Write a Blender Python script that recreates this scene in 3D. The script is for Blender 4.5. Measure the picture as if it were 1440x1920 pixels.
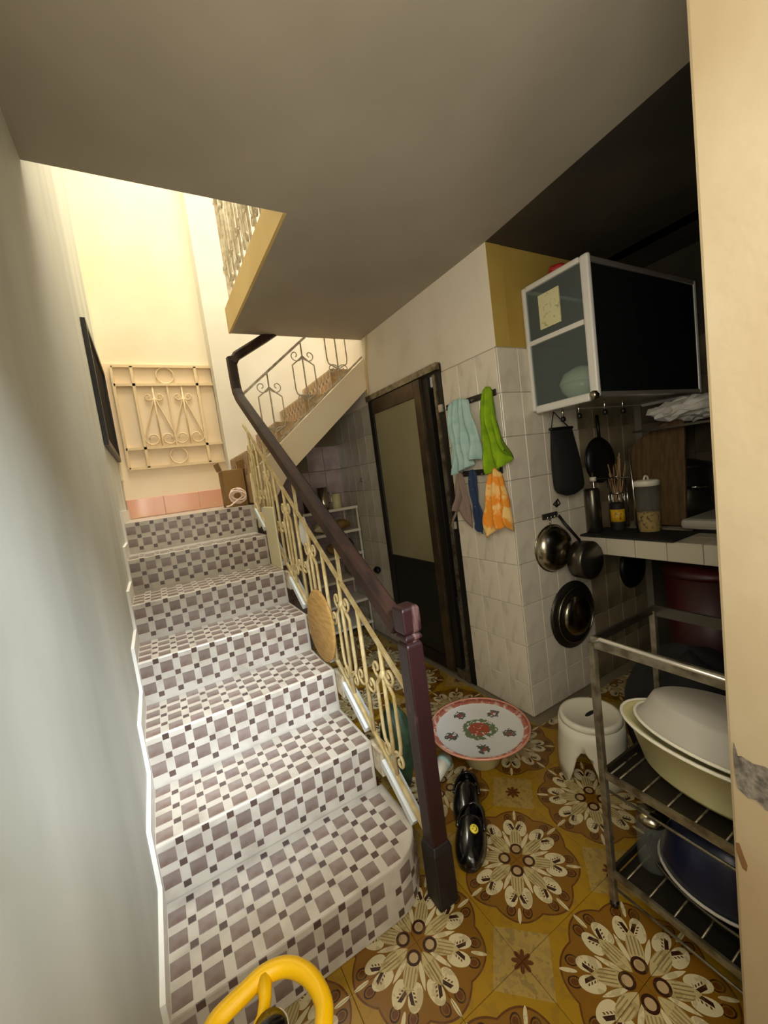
import bpy, math, random
from mathutils import Vector, Matrix
random.seed(7)
for o in list(bpy.data.objects): bpy.data.objects.remove(o)
scene = bpy.context.scene
COL = scene.collection
PI = math.pi

def S(r, g, b):
    f = lambda c: (c/255/12.92) if c/255 <= .04045 else ((c/255+.055)/1.055)**2.4
    return (f(r), f(g), f(b), 1)

# ------------------------------------------------------------------ camera
cam = bpy.data.cameras.new('camera'); camo = bpy.data.objects.new('camera', cam); COL.objects.link(camo)
CR = Vector((0.85825, -0.49612, -0.13143)); CU = Vector((0.16029, 0.01582, 0.98694)); CF = Vector((0.48756, 0.86811, -0.09310))
M = Matrix((CR, CU, -CF)).transposed().to_4x4(); M.translation = Vector((0.1655, -1.0902, 1.3827))
camo.matrix_world = M
cam.sensor_fit = 'HORIZONTAL'; cam.sensor_width = 36; cam.lens = 765.63/1440*36
cam.shift_x = -1.26/1440; cam.shift_y = 1.5/1440
cam.clip_start = 0.02
scene.camera = camo

# ------------------------------------------------------------------ world, lights, exposure
world = bpy.data.worlds.new('world'); scene.world = world; world.use_nodes = True
bg = world.node_tree.nodes['Background']; bg.inputs[0].default_value = (0.86, 0.93, 1.0, 1); bg.inputs[1].default_value = 0.4

def area(name, loc, direction, sx, sy, power, col):
    l = bpy.data.lights.new(name, 'AREA'); l.shape = 'RECTANGLE'; l.size = sx; l.size_y = sy; l.energy = power; l.color = col
    o = bpy.data.objects.new(name, l); COL.objects.link(o); o.location = loc
    o.rotation_euler = Vector(direction).to_track_quat('-Z', 'Y').to_euler()
    return o
# warm fill lamp added behind the viewer, in front of the unseen panel
area('fill_front', (0.5, -1.74, 1.05), (0.12, 1, 0.0), 0.95, 1.7, 11, (1.0, 0.92, 0.80))
# daylight through the frosted side window in the left wall, beside the viewer
area('daylight_side_window', (0.03, -1.05, 1.66), (1, 0.15, -0.05), 0.74, 1.05, 27, (1.0, 0.92, 0.78))
# strip of open sky above the house across the lane, seen through the open transom over the added door panel
area('daylight_sky_strip', (0.85, -4.0, 3.86), (-0.1, 0.87, -0.5), 2.0, 0.55, 600, (0.80, 0.90, 1.0))
# daylight falling through the skylight over the stairwell
area('daylight_skylight', (0.75, 1.45, 6.45), (0, 0.1, -1), 1.3, 1.9, 195, (1.0, 0.92, 0.79))
vs = scene.view_settings
vs.view_transform = 'Standard'; vs.look = 'None'; vs.gamma = 1.0; vs.use_curve_mapping = False
vs.exposure = 0.08

# ------------------------------------------------------------------ materials
class X:
    """a socket with arithmetic: builds Math nodes"""
    def __init__(s, nt, k): s.nt = nt; s.k = k
    def _m(s, op, *a):
        n = s.nt.nodes.new('ShaderNodeMath'); n.operation = op
        for i, v in enumerate((s,)+a):
            if isinstance(v, X): s.nt.links.new(v.k, n.inputs[i])
            else: n.inputs[i].default_value = v
        return X(s.nt, n.outputs[0])
    def __add__(s, o): return s._m('ADD', o)
    def __radd__(s, o): return s._m('ADD', o)
    def __sub__(s, o): return s._m('SUBTRACT', o)
    def __mul__(s, o): return s._m('MULTIPLY', o)
    def __rmul__(s, o): return s._m('MULTIPLY', o)
    def __truediv__(s, o): return s._m('DIVIDE', o)
    def abs(s): return s._m('ABSOLUTE')
    def sin(s): return s._m('SINE')
    def cos(s): return s._m('COSINE')
    def sqrt(s): return s._m('SQRT')
    def atan2(s, o): return s._m('ARCTAN2', o)
    def lt(s, o): return s._m('LESS_THAN', o)
    def gt(s, o): return s._m('GREATER_THAN', o)
    def mod(s, o): return s._m('FLOORED_MODULO', o)
    def min(s, o): return s._m('MINIMUM', o)
    def max(s, o): return s._m('MAXIMUM', o)

MATS = {}
def base_mat(name):
    m = bpy.data.materials.new(name); m.use_nodes = True
    nt = m.node_tree; b = nt.nodes['Principled BSDF']
    MATS[name] = m
    return m, nt, b
def mixc(nt, fac, a, b):
    n = nt.nodes.new('ShaderNodeMix'); n.data_type = 'RGBA'
    for sock, v in ((n.inputs[0], fac), (n.inputs[6], a), (n.inputs[7], b)):
        if isinstance(v, X): nt.links.new(v.k, sock)
        elif hasattr(v, 'is_linked'): nt.links.new(v, sock)
        else: sock.default_value = v
    return n.outputs[2]
def noise(nt, scale, detail=4, coord='Object', stretch=None):
    tc = nt.nodes.new('ShaderNodeTexCoord'); n = nt.nodes.new('ShaderNodeTexNoise')
    n.inputs['Scale'].default_value = scale; n.inputs['Detail'].default_value = detail
    src = tc.outputs[coord]
    if stretch:
        mp = nt.nodes.new('ShaderNodeMapping'); mp.inputs['Scale'].default_value = stretch
        nt.links.new(src, mp.inputs[0]); src = mp.outputs[0]
    nt.links.new(src, n.inputs['Vector'])
    return n.outputs[0]
def ramp(nt, fac, lo, hi):
    r = nt.nodes.new('ShaderNodeMapRange'); r.inputs[1].default_value = lo; r.inputs[2].default_value = hi
    nt.links.new(fac, r.inputs[0]); return r.outputs[0]
def bump(nt, b, h, strength, dist=.004):
    n = nt.nodes.new('ShaderNodeBump'); n.inputs['Strength'].default_value = strength; n.inputs['Distance'].default_value = dist
    nt.links.new(h, n.inputs['Height']); nt.links.new(n.outputs[0], b.inputs['Normal'])
def mat(name, col, rough=.5, metal=0., col2=None, nscale=6, lo=.4, hi=.65, bmp=0., bscale=None, stretch=None, rnd=0., spec=.5, coat=0.):
    m, nt, b = base_mat(name)
    b.inputs['Roughness'].default_value = rough; b.inputs['Metallic'].default_value = metal
    b.inputs['Specular IOR Level'].default_value = spec; b.inputs['Coat Weight'].default_value = coat
    c = col
    if col2:
        c = mixc(nt, X(nt, ramp(nt, noise(nt, nscale, stretch=stretch), lo, hi)), col, col2)
    if rnd:
        oi = nt.nodes.new('ShaderNodeObjectInfo'); h = nt.nodes.new('ShaderNodeHueSaturation')
        rr = X(nt, oi.outputs['Random']); v = rr*(2*rnd)+(1-rnd)
        nt.links.new(v.k, h.inputs['Value'])
        if hasattr(c, 'is_linked'): nt.links.new(c, h.inputs['Color'])
        else: h.inputs['Color'].default_value = c
        c = h.outputs[0]
    if hasattr(c, 'is_linked'): nt.links.new(c, b.inputs['Base Color'])
    else: b.inputs['Base Color'].default_value = c
    if bmp: bump(nt, b, noise(nt, bscale or nscale*4, 5), bmp)
    return m
def glass_mat(name, tint, fac=.5, rough=.15):
    """a pane: part tinted see-through, part glossy surface"""
    m, nt, b = base_mat(name)
    out = nt.nodes['Material Output']; tr = nt.nodes.new('ShaderNodeBsdfTransparent'); mx = nt.nodes.new('ShaderNodeMixShader')
    tr.inputs[0].default_value = tint; mx.inputs[0].default_value = fac
    b.inputs['Base Color'].default_value = tint; b.inputs['Roughness'].default_value = rough
    nt.links.new(tr.outputs[0], mx.inputs[1]); nt.links.new(b.outputs[0], mx.inputs[2]); nt.links.new(mx.outputs[0], out.inputs[0])
    return m

mat('left_wall', S(216, 218, 210), .75, col2=S(194, 197, 188), nscale=2.2, bmp=.25, bscale=9, stretch=(1, 1, .35))
mat('well_wall', S(244, 234, 206), .8, col2=S(238, 224, 188), nscale=1.5, bmp=.1, bscale=30)
mat('peach_wall', S(246, 226, 192), .3, col2=S(243, 217, 178), nscale=2)
mat('white_wall', S(238, 234, 222), .8, col2=S(228, 222, 205), nscale=1.6)
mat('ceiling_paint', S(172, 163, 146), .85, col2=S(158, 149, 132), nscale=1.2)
mat('stringer_paint', S(250, 232, 198), .7, col2=S(246, 224, 184), nscale=2)
mat('kitchen_dark', S(70, 60, 44), .85, col2=S(46, 40, 30), nscale=1.5)  # dark brown tone for the kitchen ceiling and outer kitchen walls
mat('slab_edge', S(226, 196, 130), .7, col2=S(214, 182, 116), nscale=2)
mat('upper_wall_w', S(232, 221, 200), .8, col2=S(218, 202, 180), nscale=3, lo=.5, hi=.75)
mat('ochre_wall', S(196, 166, 80), .8, col2=S(178, 146, 62), nscale=2)
mat('jamb_plaster', S(160, 146, 116), .8, col2=S(146, 126, 92), nscale=2.5, bmp=.35, bscale=26, stretch=(1, 1, .6))
mat('cement', S(112, 104, 92), .95, col2=S(70, 64, 56), nscale=60, bmp=.8, bscale=120)
mat('brown_stain', S(104, 72, 34), .9, col2=S(88, 58, 26), nscale=40)
mat('marble_tile', S(226, 216, 194), .22, col2=S(200, 188, 172), nscale=9, lo=.52, hi=.78, stretch=(1, 2.2, .8), rnd=.04)
mat('grey_tile', S(202, 195, 178), .25, col2=S(186, 178, 162), nscale=3, rnd=.03)
mat('grimy_shaded_tile', S(150, 136, 108), .4, col2=S(104, 92, 68), nscale=4, rnd=.06)  # grime, with the light falloff deeper in the kitchen painted in as well
mat('dark_wall_tile', S(104, 92, 70), .4, col2=S(74, 64, 46), nscale=5, rnd=.06)  # dark brown tile for the kitchen side wall
mat('mauve_tile', S(178, 158, 154), .1, col2=S(154, 132, 130), nscale=7, rnd=.05)
mat('pink_tile', S(232, 172, 146), .1, col2=S(228, 178, 142), nscale=3, rnd=.03)
mat('grout', S(128, 116, 92), .9)
mat('light_grout', S(176, 166, 146), .9)
mat('stair_cream', S(194, 187, 174), .3, col2=S(166, 157, 142), nscale=12, lo=.45, hi=.8)
mat('mosaic_brown', S(134, 121, 114), .28, col2=S(112, 90, 80), nscale=14, rnd=.14)
mat('mosaic_tan', S(160, 128, 88), .35, col2=S(136, 104, 66), nscale=30, rnd=.1)
mat('stair_tan', S(192, 166, 126), .4, col2=S(166, 136, 94), nscale=18)
mat('mosaic_dark', S(84, 66, 60), .3, rnd=.25)
mat('stair_side', S(228, 236, 240), .45)
mat('skirting', S(236, 234, 226), .5)
mat('wood_dark', S(54, 33, 24), .5, col2=S(30, 19, 14), nscale=9, stretch=(3, 1, .25), bmp=.1, spec=.35)
mat('newel_base', S(24, 18, 18), .5)
mat('newel_wood', S(44, 22, 22), .4, col2=S(136, 102, 94), nscale=18, lo=.60, hi=.74, stretch=(1, 1, .18), bmp=.2, spec=.35)
mat('iron_cream', S(232, 214, 164), .45, .1, col2=S(204, 178, 116), nscale=20)
mat('iron_pale', S(222, 212, 186), .5, .1, col2=S(178, 160, 128), nscale=20)
mat('grille_cream', S(236, 212, 166), .55)
mat('bronze', S(94, 78, 58), .35, .55, col2=S(70, 58, 44), nscale=8)
mat('bronze_dark', S(38, 34, 30), .4, .4)
mat('aluminium', S(206, 200, 186), .3, .75)
mat('worn_metal', S(150, 142, 122), .38, .8, col2=S(104, 94, 74), nscale=26, bmp=.15)
mat('frosted_glass', S(146, 137, 106), .45, col2=S(134, 124, 92), nscale=2, spec=.4)
mat('frosted_white', S(226, 224, 216), .6)
mat('dark_panel', S(26, 26, 22), .5)
mat('black_frame', S(20, 18, 20), .4)
mat('black_panel', S(12, 11, 14), .8, spec=.1)
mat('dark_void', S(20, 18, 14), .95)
mat('cabinet_frame', S(224, 220, 210), .35, .1)
mat('cabinet_back', S(50, 54, 48), .6)
glass_mat('cabinet_glass', (.74, .80, .76, 1), .08, .10)
glass_mat('cabinet_glass_shaded', (.20, .24, .23, 1), .06, .10)  # darker tint puts the shade of the unlit front into the glass
mat('paper', S(214, 208, 160), .9, col2=S(150, 150, 110), nscale=55, lo=.56, hi=.7)
mat('white_china', S(224, 222, 214), .2)
mat('cloth_teal', S(176, 204, 194), .95, col2=S(158, 190, 182), nscale=20)
mat('cloth_green', S(140, 176, 14), .95, col2=S(112, 148, 8), nscale=16)
mat('cloth_orange', S(236, 150, 44), .95, col2=S(240, 198, 122), nscale=14, lo=.5, hi=.56)
mat('cloth_blue', S(40, 56, 84), .95, col2=S(176, 178, 176), nscale=38, lo=.66, hi=.7)
mat('cloth_mauve', S(138, 118, 106), .95, col2=S(160, 100, 84), nscale=60, lo=.62, hi=.7)
mat('hook_strip', S(46, 40, 34), .5)
mat('chrome', S(210, 206, 196), .15, 1.)
mat('steel', S(176, 168, 146), .22, 1., col2=S(140, 132, 112), nscale=10)
mat('steel_dark', S(96, 90, 80), .3, .9)
mat('iron_black', S(20, 19, 18), .4, .3)
mat('mesh_black', S(18, 18, 16), .8, bmp=.6, bscale=400)
mat('counter_tile', S(206, 196, 172), .3, rnd=.04)
mat('mat_dark', S(26, 23, 19), .7)
mat('bamboo', S(176, 140, 96), .6, col2=S(146, 108, 70), nscale=30)
mat('board_wood', S(104, 78, 40), .6, col2=S(78, 56, 26), nscale=10, stretch=(1, 6, 1))
mat('peanuts', S(190, 152, 76), .7, col2=S(96, 68, 30), nscale=60, lo=.5, hi=.62)
glass_mat('jar_glass', (.80, .82, .76, 1), .06, .05)
mat('yellow_label', S(214, 168, 34), .5, col2=S(150, 100, 20), nscale=60, lo=.55, hi=.65)
mat('foil', S(224, 220, 210), .35, .0, bmp=1., bscale=60)
mat('plastic_red', S(66, 12, 12), .45, col2=S(48, 8, 8), nscale=5)
mat('plastic_white', S(226, 220, 198), .35)
mat('plastic_cream', S(222, 214, 160), .35, col2=S(204, 194, 138), nscale=5)
mat('plastic_grey', S(178, 172, 158), .35)
mat('plastic_blue', S(8, 15, 44), .3)
mat('plastic_yellow', S(248, 196, 4), .35)
mat('rubber_black', S(14, 12, 14), .18, coat=.4)
mat('smiley_yellow', S(240, 222, 70), .5)
mat('enamel_rim', S(192, 112, 96), .25, col2=S(226, 196, 180), nscale=46, lo=.5, hi=.58)
mat('enamel_edge', S(216, 150, 124), .25)
mat('green_plastic', S(40, 62, 34), .6, col2=S(22, 36, 18), nscale=20)
mat('cardboard', S(150, 116, 66), .9, col2=S(132, 98, 52), nscale=6)
mat('cream_board', S(226, 216, 176), .6)
mat('tan_straw', S(198, 158, 92), .7, col2=S(178, 136, 70), nscale=12, stretch=(1, 1, 5))
mat('pink_hose', S(234, 208, 190), .5)
mat('white_bag', S(234, 232, 224), .6, bmp=.8, bscale=40)
mat('red_plastic', S(176, 44, 40), .5)

# enamel tray: white field with sprigs of flowers
def tray_material():
    m, nt, b = base_mat('enamel_tray'); b.inputs['Roughness'].default_value = .12
    tc = nt.nodes.new('ShaderNodeTexCoord'); sp = nt.nodes.new('ShaderNodeSeparateXYZ'); nt.links.new(tc.outputs['Object'], sp.inputs[0])
    x, y = X(nt, sp.outputs[0]), X(nt, sp.outputs[1])
    n = X(nt, noise(nt, 70, 3)); n2 = X(nt, noise(nt, 34, 2))
    c = S(228, 228, 224)
    r0 = ((x*x+y*y).sqrt())
    c = mixc(nt, (r0+n*.05).lt(.105)*n2.gt(.42), c, S(112, 128, 92))
    c = mixc(nt, (r0+n*.03).lt(.066)*n.gt(.42), c, S(176, 84, 64))
    a = (x.atan2(y)+PI).mod(2*PI/5)-PI/5
    px = r0*a.cos()-.142; py = r0*a.sin()
    d = (px*px+py*py).sqrt()
    c = mixc(nt, (d+n*.04).lt(.050)*n2.gt(.40), c, S(96, 100, 92))
    c = mixc(nt, (d+n*.02).lt(.028)*n.gt(.5), c, S(170, 88, 76))
    nt.links.new(c, b.inputs['Base Color'])
tray_material()

# patterned cement floor tiles: four tiles make one flower, 0.425 m across
FP = .425; FX0, FY0 = 1.058, -.104
def floor_material():
    m, nt, b = base_mat('cement_flower_tile')
    b.inputs['Roughness'].default_value = .3
    g = nt.nodes.new('ShaderNodeNewGeometry'); sp = nt.nodes.new('ShaderNodeSeparateXYZ'); nt.links.new(g.outputs['Position'], sp.inputs[0])
    px, py = X(nt, sp.outputs[0]), X(nt, sp.outputs[1])
    H = FP/2
    u = ((px-(FX0-H)).mod(FP)-H)/H; v = ((py-(FY0-H)).mod(FP)-H)/H
    n1 = X(nt, noise(nt, 34, 4, 'Object')); n2 = X(nt, noise(nt, 9, 3, 'Object'))
    r = (u*u+v*v).sqrt(); th = v.atan2(u)
    YEL, CRM, OCH, BRN, DRK, WHT, PET, GRY = S(156, 120, 20), S(172, 152, 98), S(126, 86, 18), S(92, 52, 16), S(54, 28, 16), S(204, 191, 150), S(182, 165, 114), S(112, 96, 60)
    c = mixc(nt, n2.gt(.52)*.35, YEL, S(150, 112, 20))
    # mottled cream field between the flowers
    cu, cv = u.abs()*-1+1, v.abs()*-1+1
    man = cu+cv
    c = mixc(nt, man.lt(.52)*(n1*.9).max(.45), c, CRM)
    c = mixc(nt, man.lt(.52)*n1.lt(.43)*.5, c, GRY)
    # star on the tile corners
    cr = (cu*cu+cv*cv).sqrt(); ca = cv.atan2(cu)
    c = mixc(nt, (cr-((ca*4).cos().abs()*.07)).lt(.07), c, BRN)
    # scalloped ochre ring with dark comma leaves
    lob = (th*4).cos().abs()
    c = mixc(nt, r.lt(lob*.10+.86), c, BRN)
    c = mixc(nt, r.lt(lob*.10+.835), c, OCH)
    a16 = (th+PI/8).mod(PI/4)-PI/8
    ax, ay = r*a16.cos(), r*a16.sin()
    ayab = ay.abs()
    d1 = ((ax-.80)*(ax-.80)*1.0+(ayab-.115)*(ayab-.115)*1.6).sqrt()
    c = mixc(nt, d1.lt(.085)*d1.gt(.062), c, DRK)
    c = mixc(nt, d1.lt(.048), c, BRN)
    # pale fleur between the commas
    d2 = ((ax-.86)*(ax-.86)*.5+ayab*ayab*9).sqrt()
    c = mixc(nt, d2.lt(.075), c, WHT)
    # outer pairs of white petals
    a8 = a16
    d3 = ((ax-.60)*(ax-.60)*.55+(ayab-.105)*(ayab-.105)*1.5).sqrt()
    c = mixc(nt, r.lt(.62), c, OCH)
    c = mixc(nt, d3.lt(.115), c, WHT)
    # dark V with beads
    c = mixc(nt, ((ayab-(ax-.52)*.55).abs()).lt(.026)*ax.gt(.53)*ax.lt(.68), c, DRK)
    c = mixc(nt, ((ayab-(ax-.52)*.55-.052).abs()).lt(.014)*ax.gt(.53)*ax.lt(.66)*((ax*170).sin().gt(0)), c, BRN)
    # inner petals, eight, with fine ribs
    pw = (ax-.14)*(ax*-1+.60)*1.9
    c = mixc(nt, ayab.lt(pw)*ax.gt(.14), c, PET)
    c = mixc(nt, ayab.lt(pw)*ax.gt(.3)*ax.lt(.52)*((ay*150).sin().gt(.45))*.55, c, BRN)
    b8 = th.mod(PI/4)-PI/8
    bx, by = r*b8.cos(), (r*b8.sin()).abs()
    pw2 = (bx-.2)*(bx*-1+.56)*1.0
    c = mixc(nt, by.lt(pw2)*bx.gt(.2), c, WHT)
    # four ringed dots round the centre
    uu, vv = u.abs()-.135, v.abs()-.135
    d4 = (uu*uu+vv*vv).sqrt()
    c = mixc(nt, d4.lt(.098), c, DRK)
    c = mixc(nt, d4.lt(.062), c, S(176, 150, 110))
    c = mixc(nt, (u.abs()+v.abs()).lt(.10), c, OCH)
    # wear
    c = mixc(nt, n1.gt(.58)*.30, c, S(120, 92, 40))
    nt.links.new(c, b.inputs['Base Color'])
floor_material()

# ------------------------------------------------------------------ mesh helpers
WL = {}          # object -> world location of its origin
class MB:
    def __init__(s): s.v = []; s.f = []; s.sm = []
    def add(s, vs, fs, smooth=False):
        k = len(s.v); s.v += [Vector(p) for p in vs]
        for f in fs: s.f.append([i+k for i in f]); s.sm.append(smooth)
        return s
    def box(s, x0, x1, y0, y1, z0, z1):
        v = [(x, y, z) for z in (z0, z1) for x, y in ((x0, y0), (x1, y0), (x1, y1), (x0, y1))]
        return s.add(v, [(3, 2, 1, 0), (4, 5, 6, 7), (0, 1, 5, 4), (1, 2, 6, 5), (2, 3, 7, 6), (3, 0, 4, 7)])
    def prism(s, poly, axis, a, b):
        """polygon (2D, ccw or cw) extruded along axis from a to b"""
        def P(p, t): return {'x': (t, p[0], p[1]), 'y': (p[0], t, p[1]), 'z': (p[0], p[1], t)}[axis]
        n = len(poly); v = [P(p, a) for p in poly]+[P(p, b) for p in poly]
        fs = [tuple(range(n))[::-1], tuple(range(n, 2*n))]+[(i, (i+1) % n, n+(i+1) % n, n+i) for i in range(n)]
        return s.add(v, fs)
    def beam(s, a, b, w, h, up=(0, 0, 1)):
        a, b = Vector(a), Vector(b); d = (b-a).normalized(); side = d.cross(Vector(up))
        if side.length < 1e-4: side = d.cross(Vector((1, 0, 0)))
        side.normalize(); u = side.cross(d)
        v = []
        for p in (a, b):
            for i, j in ((-1, -1), (1, -1), (1, 1), (-1, 1)): v.append(p+side*(i*w/2)+u*(j*h/2))
        return s.add(v, [(3, 2, 1, 0), (4, 5, 6, 7), (0, 1, 5, 4), (1, 2, 6, 5), (2, 3, 7, 6), (3, 0, 4, 7)])
    def tube(s, pts, r, n=8, closed=False):
        pts = [Vector(p) for p in pts]; m = len(pts); v = []; prev = None
        for i, p in enumerate(pts):
            if closed: t = (pts[(i+1) % m]-pts[i-1])
            else: t = pts[min(i+1, m-1)]-pts[max(i-1, 0)]
            t.normalize()
            if prev is None:
                q = Vector((0, 0, 1)) if abs(t.z) < .9 else Vector((1, 0, 0))
                e = t.cross(q).normalized()
            else: e = (prev-t*prev.dot(t)).normalized()
            prev = e; g = t.cross(e); rr = r[i] if isinstance(r, (list, tuple)) else r
            for k in range(n): v.append(p+e*(rr*math.cos(2*PI*k/n))+g*(rr*math.sin(2*PI*k/n)))
        fs = []
        for i in range(m if closed else m-1):
            j = (i+1) % m
            for k in range(n): fs.append((i*n+k, i*n+(k+1) % n, j*n+(k+1) % n, j*n+k))
        if not closed: fs += [tuple(range(n))[::-1], tuple(range((m-1)*n, m*n))]
        return s.add(v, fs, True)
    def lathe(s, prof, c=(0, 0, 0), n=28, sx=1., sy=1., a0=0, caps=True):
        v = []; m = len(prof)
        for r, z in prof:
            for k in range(n):
                a = 2*PI*k/n+a0; v.append((c[0]+r*sx*math.cos(a), c[1]+r*sy*math.sin(a), c[2]+z))
        fs = [(i*n+k, i*n+(k+1) % n, (i+1)*n+(k+1) % n, (i+1)*n+k) for i in range(m-1) for k in range(n)]
        if caps and prof[0][0] > 1e-5: fs.append(tuple(range(n))[::-1])
        if caps and prof[-1][0] > 1e-5: fs.append(tuple(range((m-1)*n, m*n)))
        return s.add(v, fs, True)
    def grid(s, fn, nu, nv, smooth=True):
        v = [fn(i/nu, j/nv) for j in range(nv+1) for i in range(nu+1)]
        fs = [(j*(nu+1)+i, j*(nu+1)+i+1, (j+1)*(nu+1)+i+1, (j+1)*(nu+1)+i) for j in range(nv) for i in range(nu)]
        return s.add(v, fs, smooth)
    def xf(s, M): s.v = [M @ p for p in s.v]; return s
    def mesh(s, name, m, origin):
        me = bpy.data.meshes.new(name); me.from_pydata([tuple(p-origin) for p in s.v], [], s.f)
        me.polygons.foreach_set('use_smooth', s.sm); me.materials.append(MATS[m]); me.validate(); me.update()
        return me
    def build(s, name, m, parent=None, bevel=0, solid=0, auto=True):
        xs = [p.x for p in s.v]; ys = [p.y for p in s.v]; zs = [p.z for p in s.v]
        o0 = Vector(((min(xs)+max(xs))/2, (min(ys)+max(ys))/2, min(zs)))
        o = bpy.data.objects.new(name, s.mesh(name, m, o0)); COL.objects.link(o)
        place(o, o0, parent)
        if solid:
            k = o.modifiers.new('solid', 'SOLIDIFY'); k.thickness = solid; k.offset = 0
        if bevel:
            k = o.modifiers.new('bevel', 'BEVEL'); k.width = bevel; k.segments = 2; k.limit_method = 'ANGLE'
        return o
def smooth(pts, closed=False, n=5):
    p = [Vector(q) for q in pts]; m = len(p); out = []
    for i in range(m if closed else m-1):
        a, b, c, d = (p[(i-1) % m], p[i], p[(i+1) % m], p[(i+2) % m]) if closed else (p[max(i-1, 0)], p[i], p[i+1], p[min(i+2, m-1)])
        for k in range(n):
            t = k/n; out.append(.5*((2*b)+(c-a)*t+(2*a-5*b+4*c-d)*t*t+(3*b-a-3*c+d)*t**3))
    if not closed: out.append(p[-1])
    return out
def place(o, wloc, parent=None):
    WL[o] = Vector(wloc)
    if parent is not None: o.parent = parent; o.location = WL[o]-WL[parent]
    else: o.location = wloc
def tag(o, label, cat, group=None):
    o['label'] = label; o['category'] = cat
    if group: o['group'] = group
    return o
def thing(name, loc, label, cat, group=None):
    o = bpy.data.objects.new(name, None); COL.objects.link(o); o.empty_display_size = .05
    place(o, loc); return tag(o, label, cat, group)
def struct(o, label=None):
    o['kind'] = 'structure'
    if label: o['label'] = label
    return o
def inst(name, me, wloc, parent, rot=None):
    o = bpy.data.objects.new(name, me); COL.objects.link(o); place(o, wloc, parent)
    if rot: o.rotation_euler = rot
    return o
Z0 = Vector((0, 0, 0))
def tile_mesh(w, h, t, m, axis, g=.0025, ch=.002):
    """a tile with chamfered face, centred, face towards -axis ('x','y') or +z"""
    a, b = w/2-g/2, h/2-g/2
    def ring(a, b, d): return [(-a, -b, d), (a, -b, d), (a, b, d), (-a, b, d)]
    v = ring(a, b, 0)+ring(a, b, t-ch)+ring(a-ch, b-ch, t)
    f = [(0, 1, 5, 4), (1, 2, 6, 5), (2, 3, 7, 6), (3, 0, 4, 7), (4, 5, 9, 8), (5, 6, 10, 9), (6, 7, 11, 10), (7, 4, 8, 11), (8, 9, 10, 11)]
    if axis == 'x': v = [(-d, -p, q) for p, q, d in v]
    if axis == 'y': v = [(p, -d, q) for p, q, d in v]
    mb = MB().add(v, f); return mb.mesh('tile', m, Z0)

H = .185; R = .295; XW = 1.742; YC = .393; ZC = 2.42; WS = .75
YL = 6*R; ZL = 7*H            # landing edge and level
# ------------------------------------------------------------------ room shell
struct(MB().box(-.12, 0, -1.75, 2.75, 0, 6.55).build('wall_left', 'left_wall'), 'whitewashed plaster wall running up beside the stairs')
fl = struct(MB().box(-.12, 3.1, -1.75, 2.75, -.1, -.006).build('floor', 'grout'), 'floor of yellow patterned flower tiles')
TF = FP/2
mesh_ft = tile_mesh(TF, TF, .006, 'cement_flower_tile', 'z', .0012, .0008)
for i in range(-5, 9):
    for j in range(-8, 11):
        cx, cy = FX0+TF/2+i*TF, FY0+TF/2+j*TF
        if cx < .1 or cx > 3.0 or cy < -1.7 or cy > 2.45: continue
        if cx < .65 and cy > .1: continue           # under the solid stair
        if cx > 1.75 and cy > .40: continue
        if cx < .3 and cy < -.9: continue
        inst('tile', mesh_ft, (cx, cy, -.006), fl)
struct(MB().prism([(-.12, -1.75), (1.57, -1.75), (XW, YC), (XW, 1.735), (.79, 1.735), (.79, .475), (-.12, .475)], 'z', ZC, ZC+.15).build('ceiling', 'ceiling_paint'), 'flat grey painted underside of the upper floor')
struct(MB().prism([(1.57, -1.75), (3.1, -1.75), (3.1, .5), (XW, .5), (XW, YC)], 'z', ZC, ZC+.15).build('ceiling_kitchen', 'kitchen_dark'), 'dark brown ceiling over the kitchen corner')
struct(MB().box(.776, .79, .475, 1.735, ZC-.002, ZC+.152).build('trim_1', 'slab_edge'), 'cream painted edge of the stairwell opening')
struct(MB().box(-.12, .765, 2.62, 2.75, 0, 6.55).build('wall_back', 'well_wall'), 'cream stairwell wall behind the landing')
struct(MB().box(.765, 2.6, 2.45, 2.75, 0, 6.55).build('wall_back_stair', 'white_wall'), 'bright white wall behind the upper flight')
# wall with the sliding door
ww = MB().box(XW, XW+.1, YC, .826, 0, ZC).box(XW, XW+.1, .826, 1.712, 1.977, ZC).box(XW, XW+.1, 1.712, 2.45, 0, ZC).box(XW, XW+.1, 1.735, 2.45, ZC, 6.55).build('wall_right', 'upper_wall_w')
struct(ww, 'cream wall that holds the sliding glass door')
wk = struct(MB().box(XW+.1, 3.1, YC, YC+.1, 0, ZC).build('wall_kitchen', 'ochre_wall'), 'ochre kitchen wall tiled to cabinet height')
wk2 = struct(MB().box(XW+.0005, XW+.1, YC-.002, YC, 1.931, ZC).build('wall_kitchen_corner', 'ochre_wall'))
struct(MB().box(2.98, 3.1, -1.75, YC, 0, ZC).build('wall_kitchen_side', 'kitchen_dark'))
struct(MB().box(1.12, 3.1, -1.87, -1.75, 0, ZC).build('wall_kitchen_front', 'kitchen_dark'))
# dark box added behind the door, keeps world light from leaking in
struct(MB().box(XW+.1, 2.9, YC+.1, .52, 0, ZC).box(2.8, 2.9, .52, 2.45, 0, ZC).box(XW+.1, 2.9, .5, 2.45, ZC, ZC+.1).build('wall_dark_box', 'dark_void'))
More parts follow.
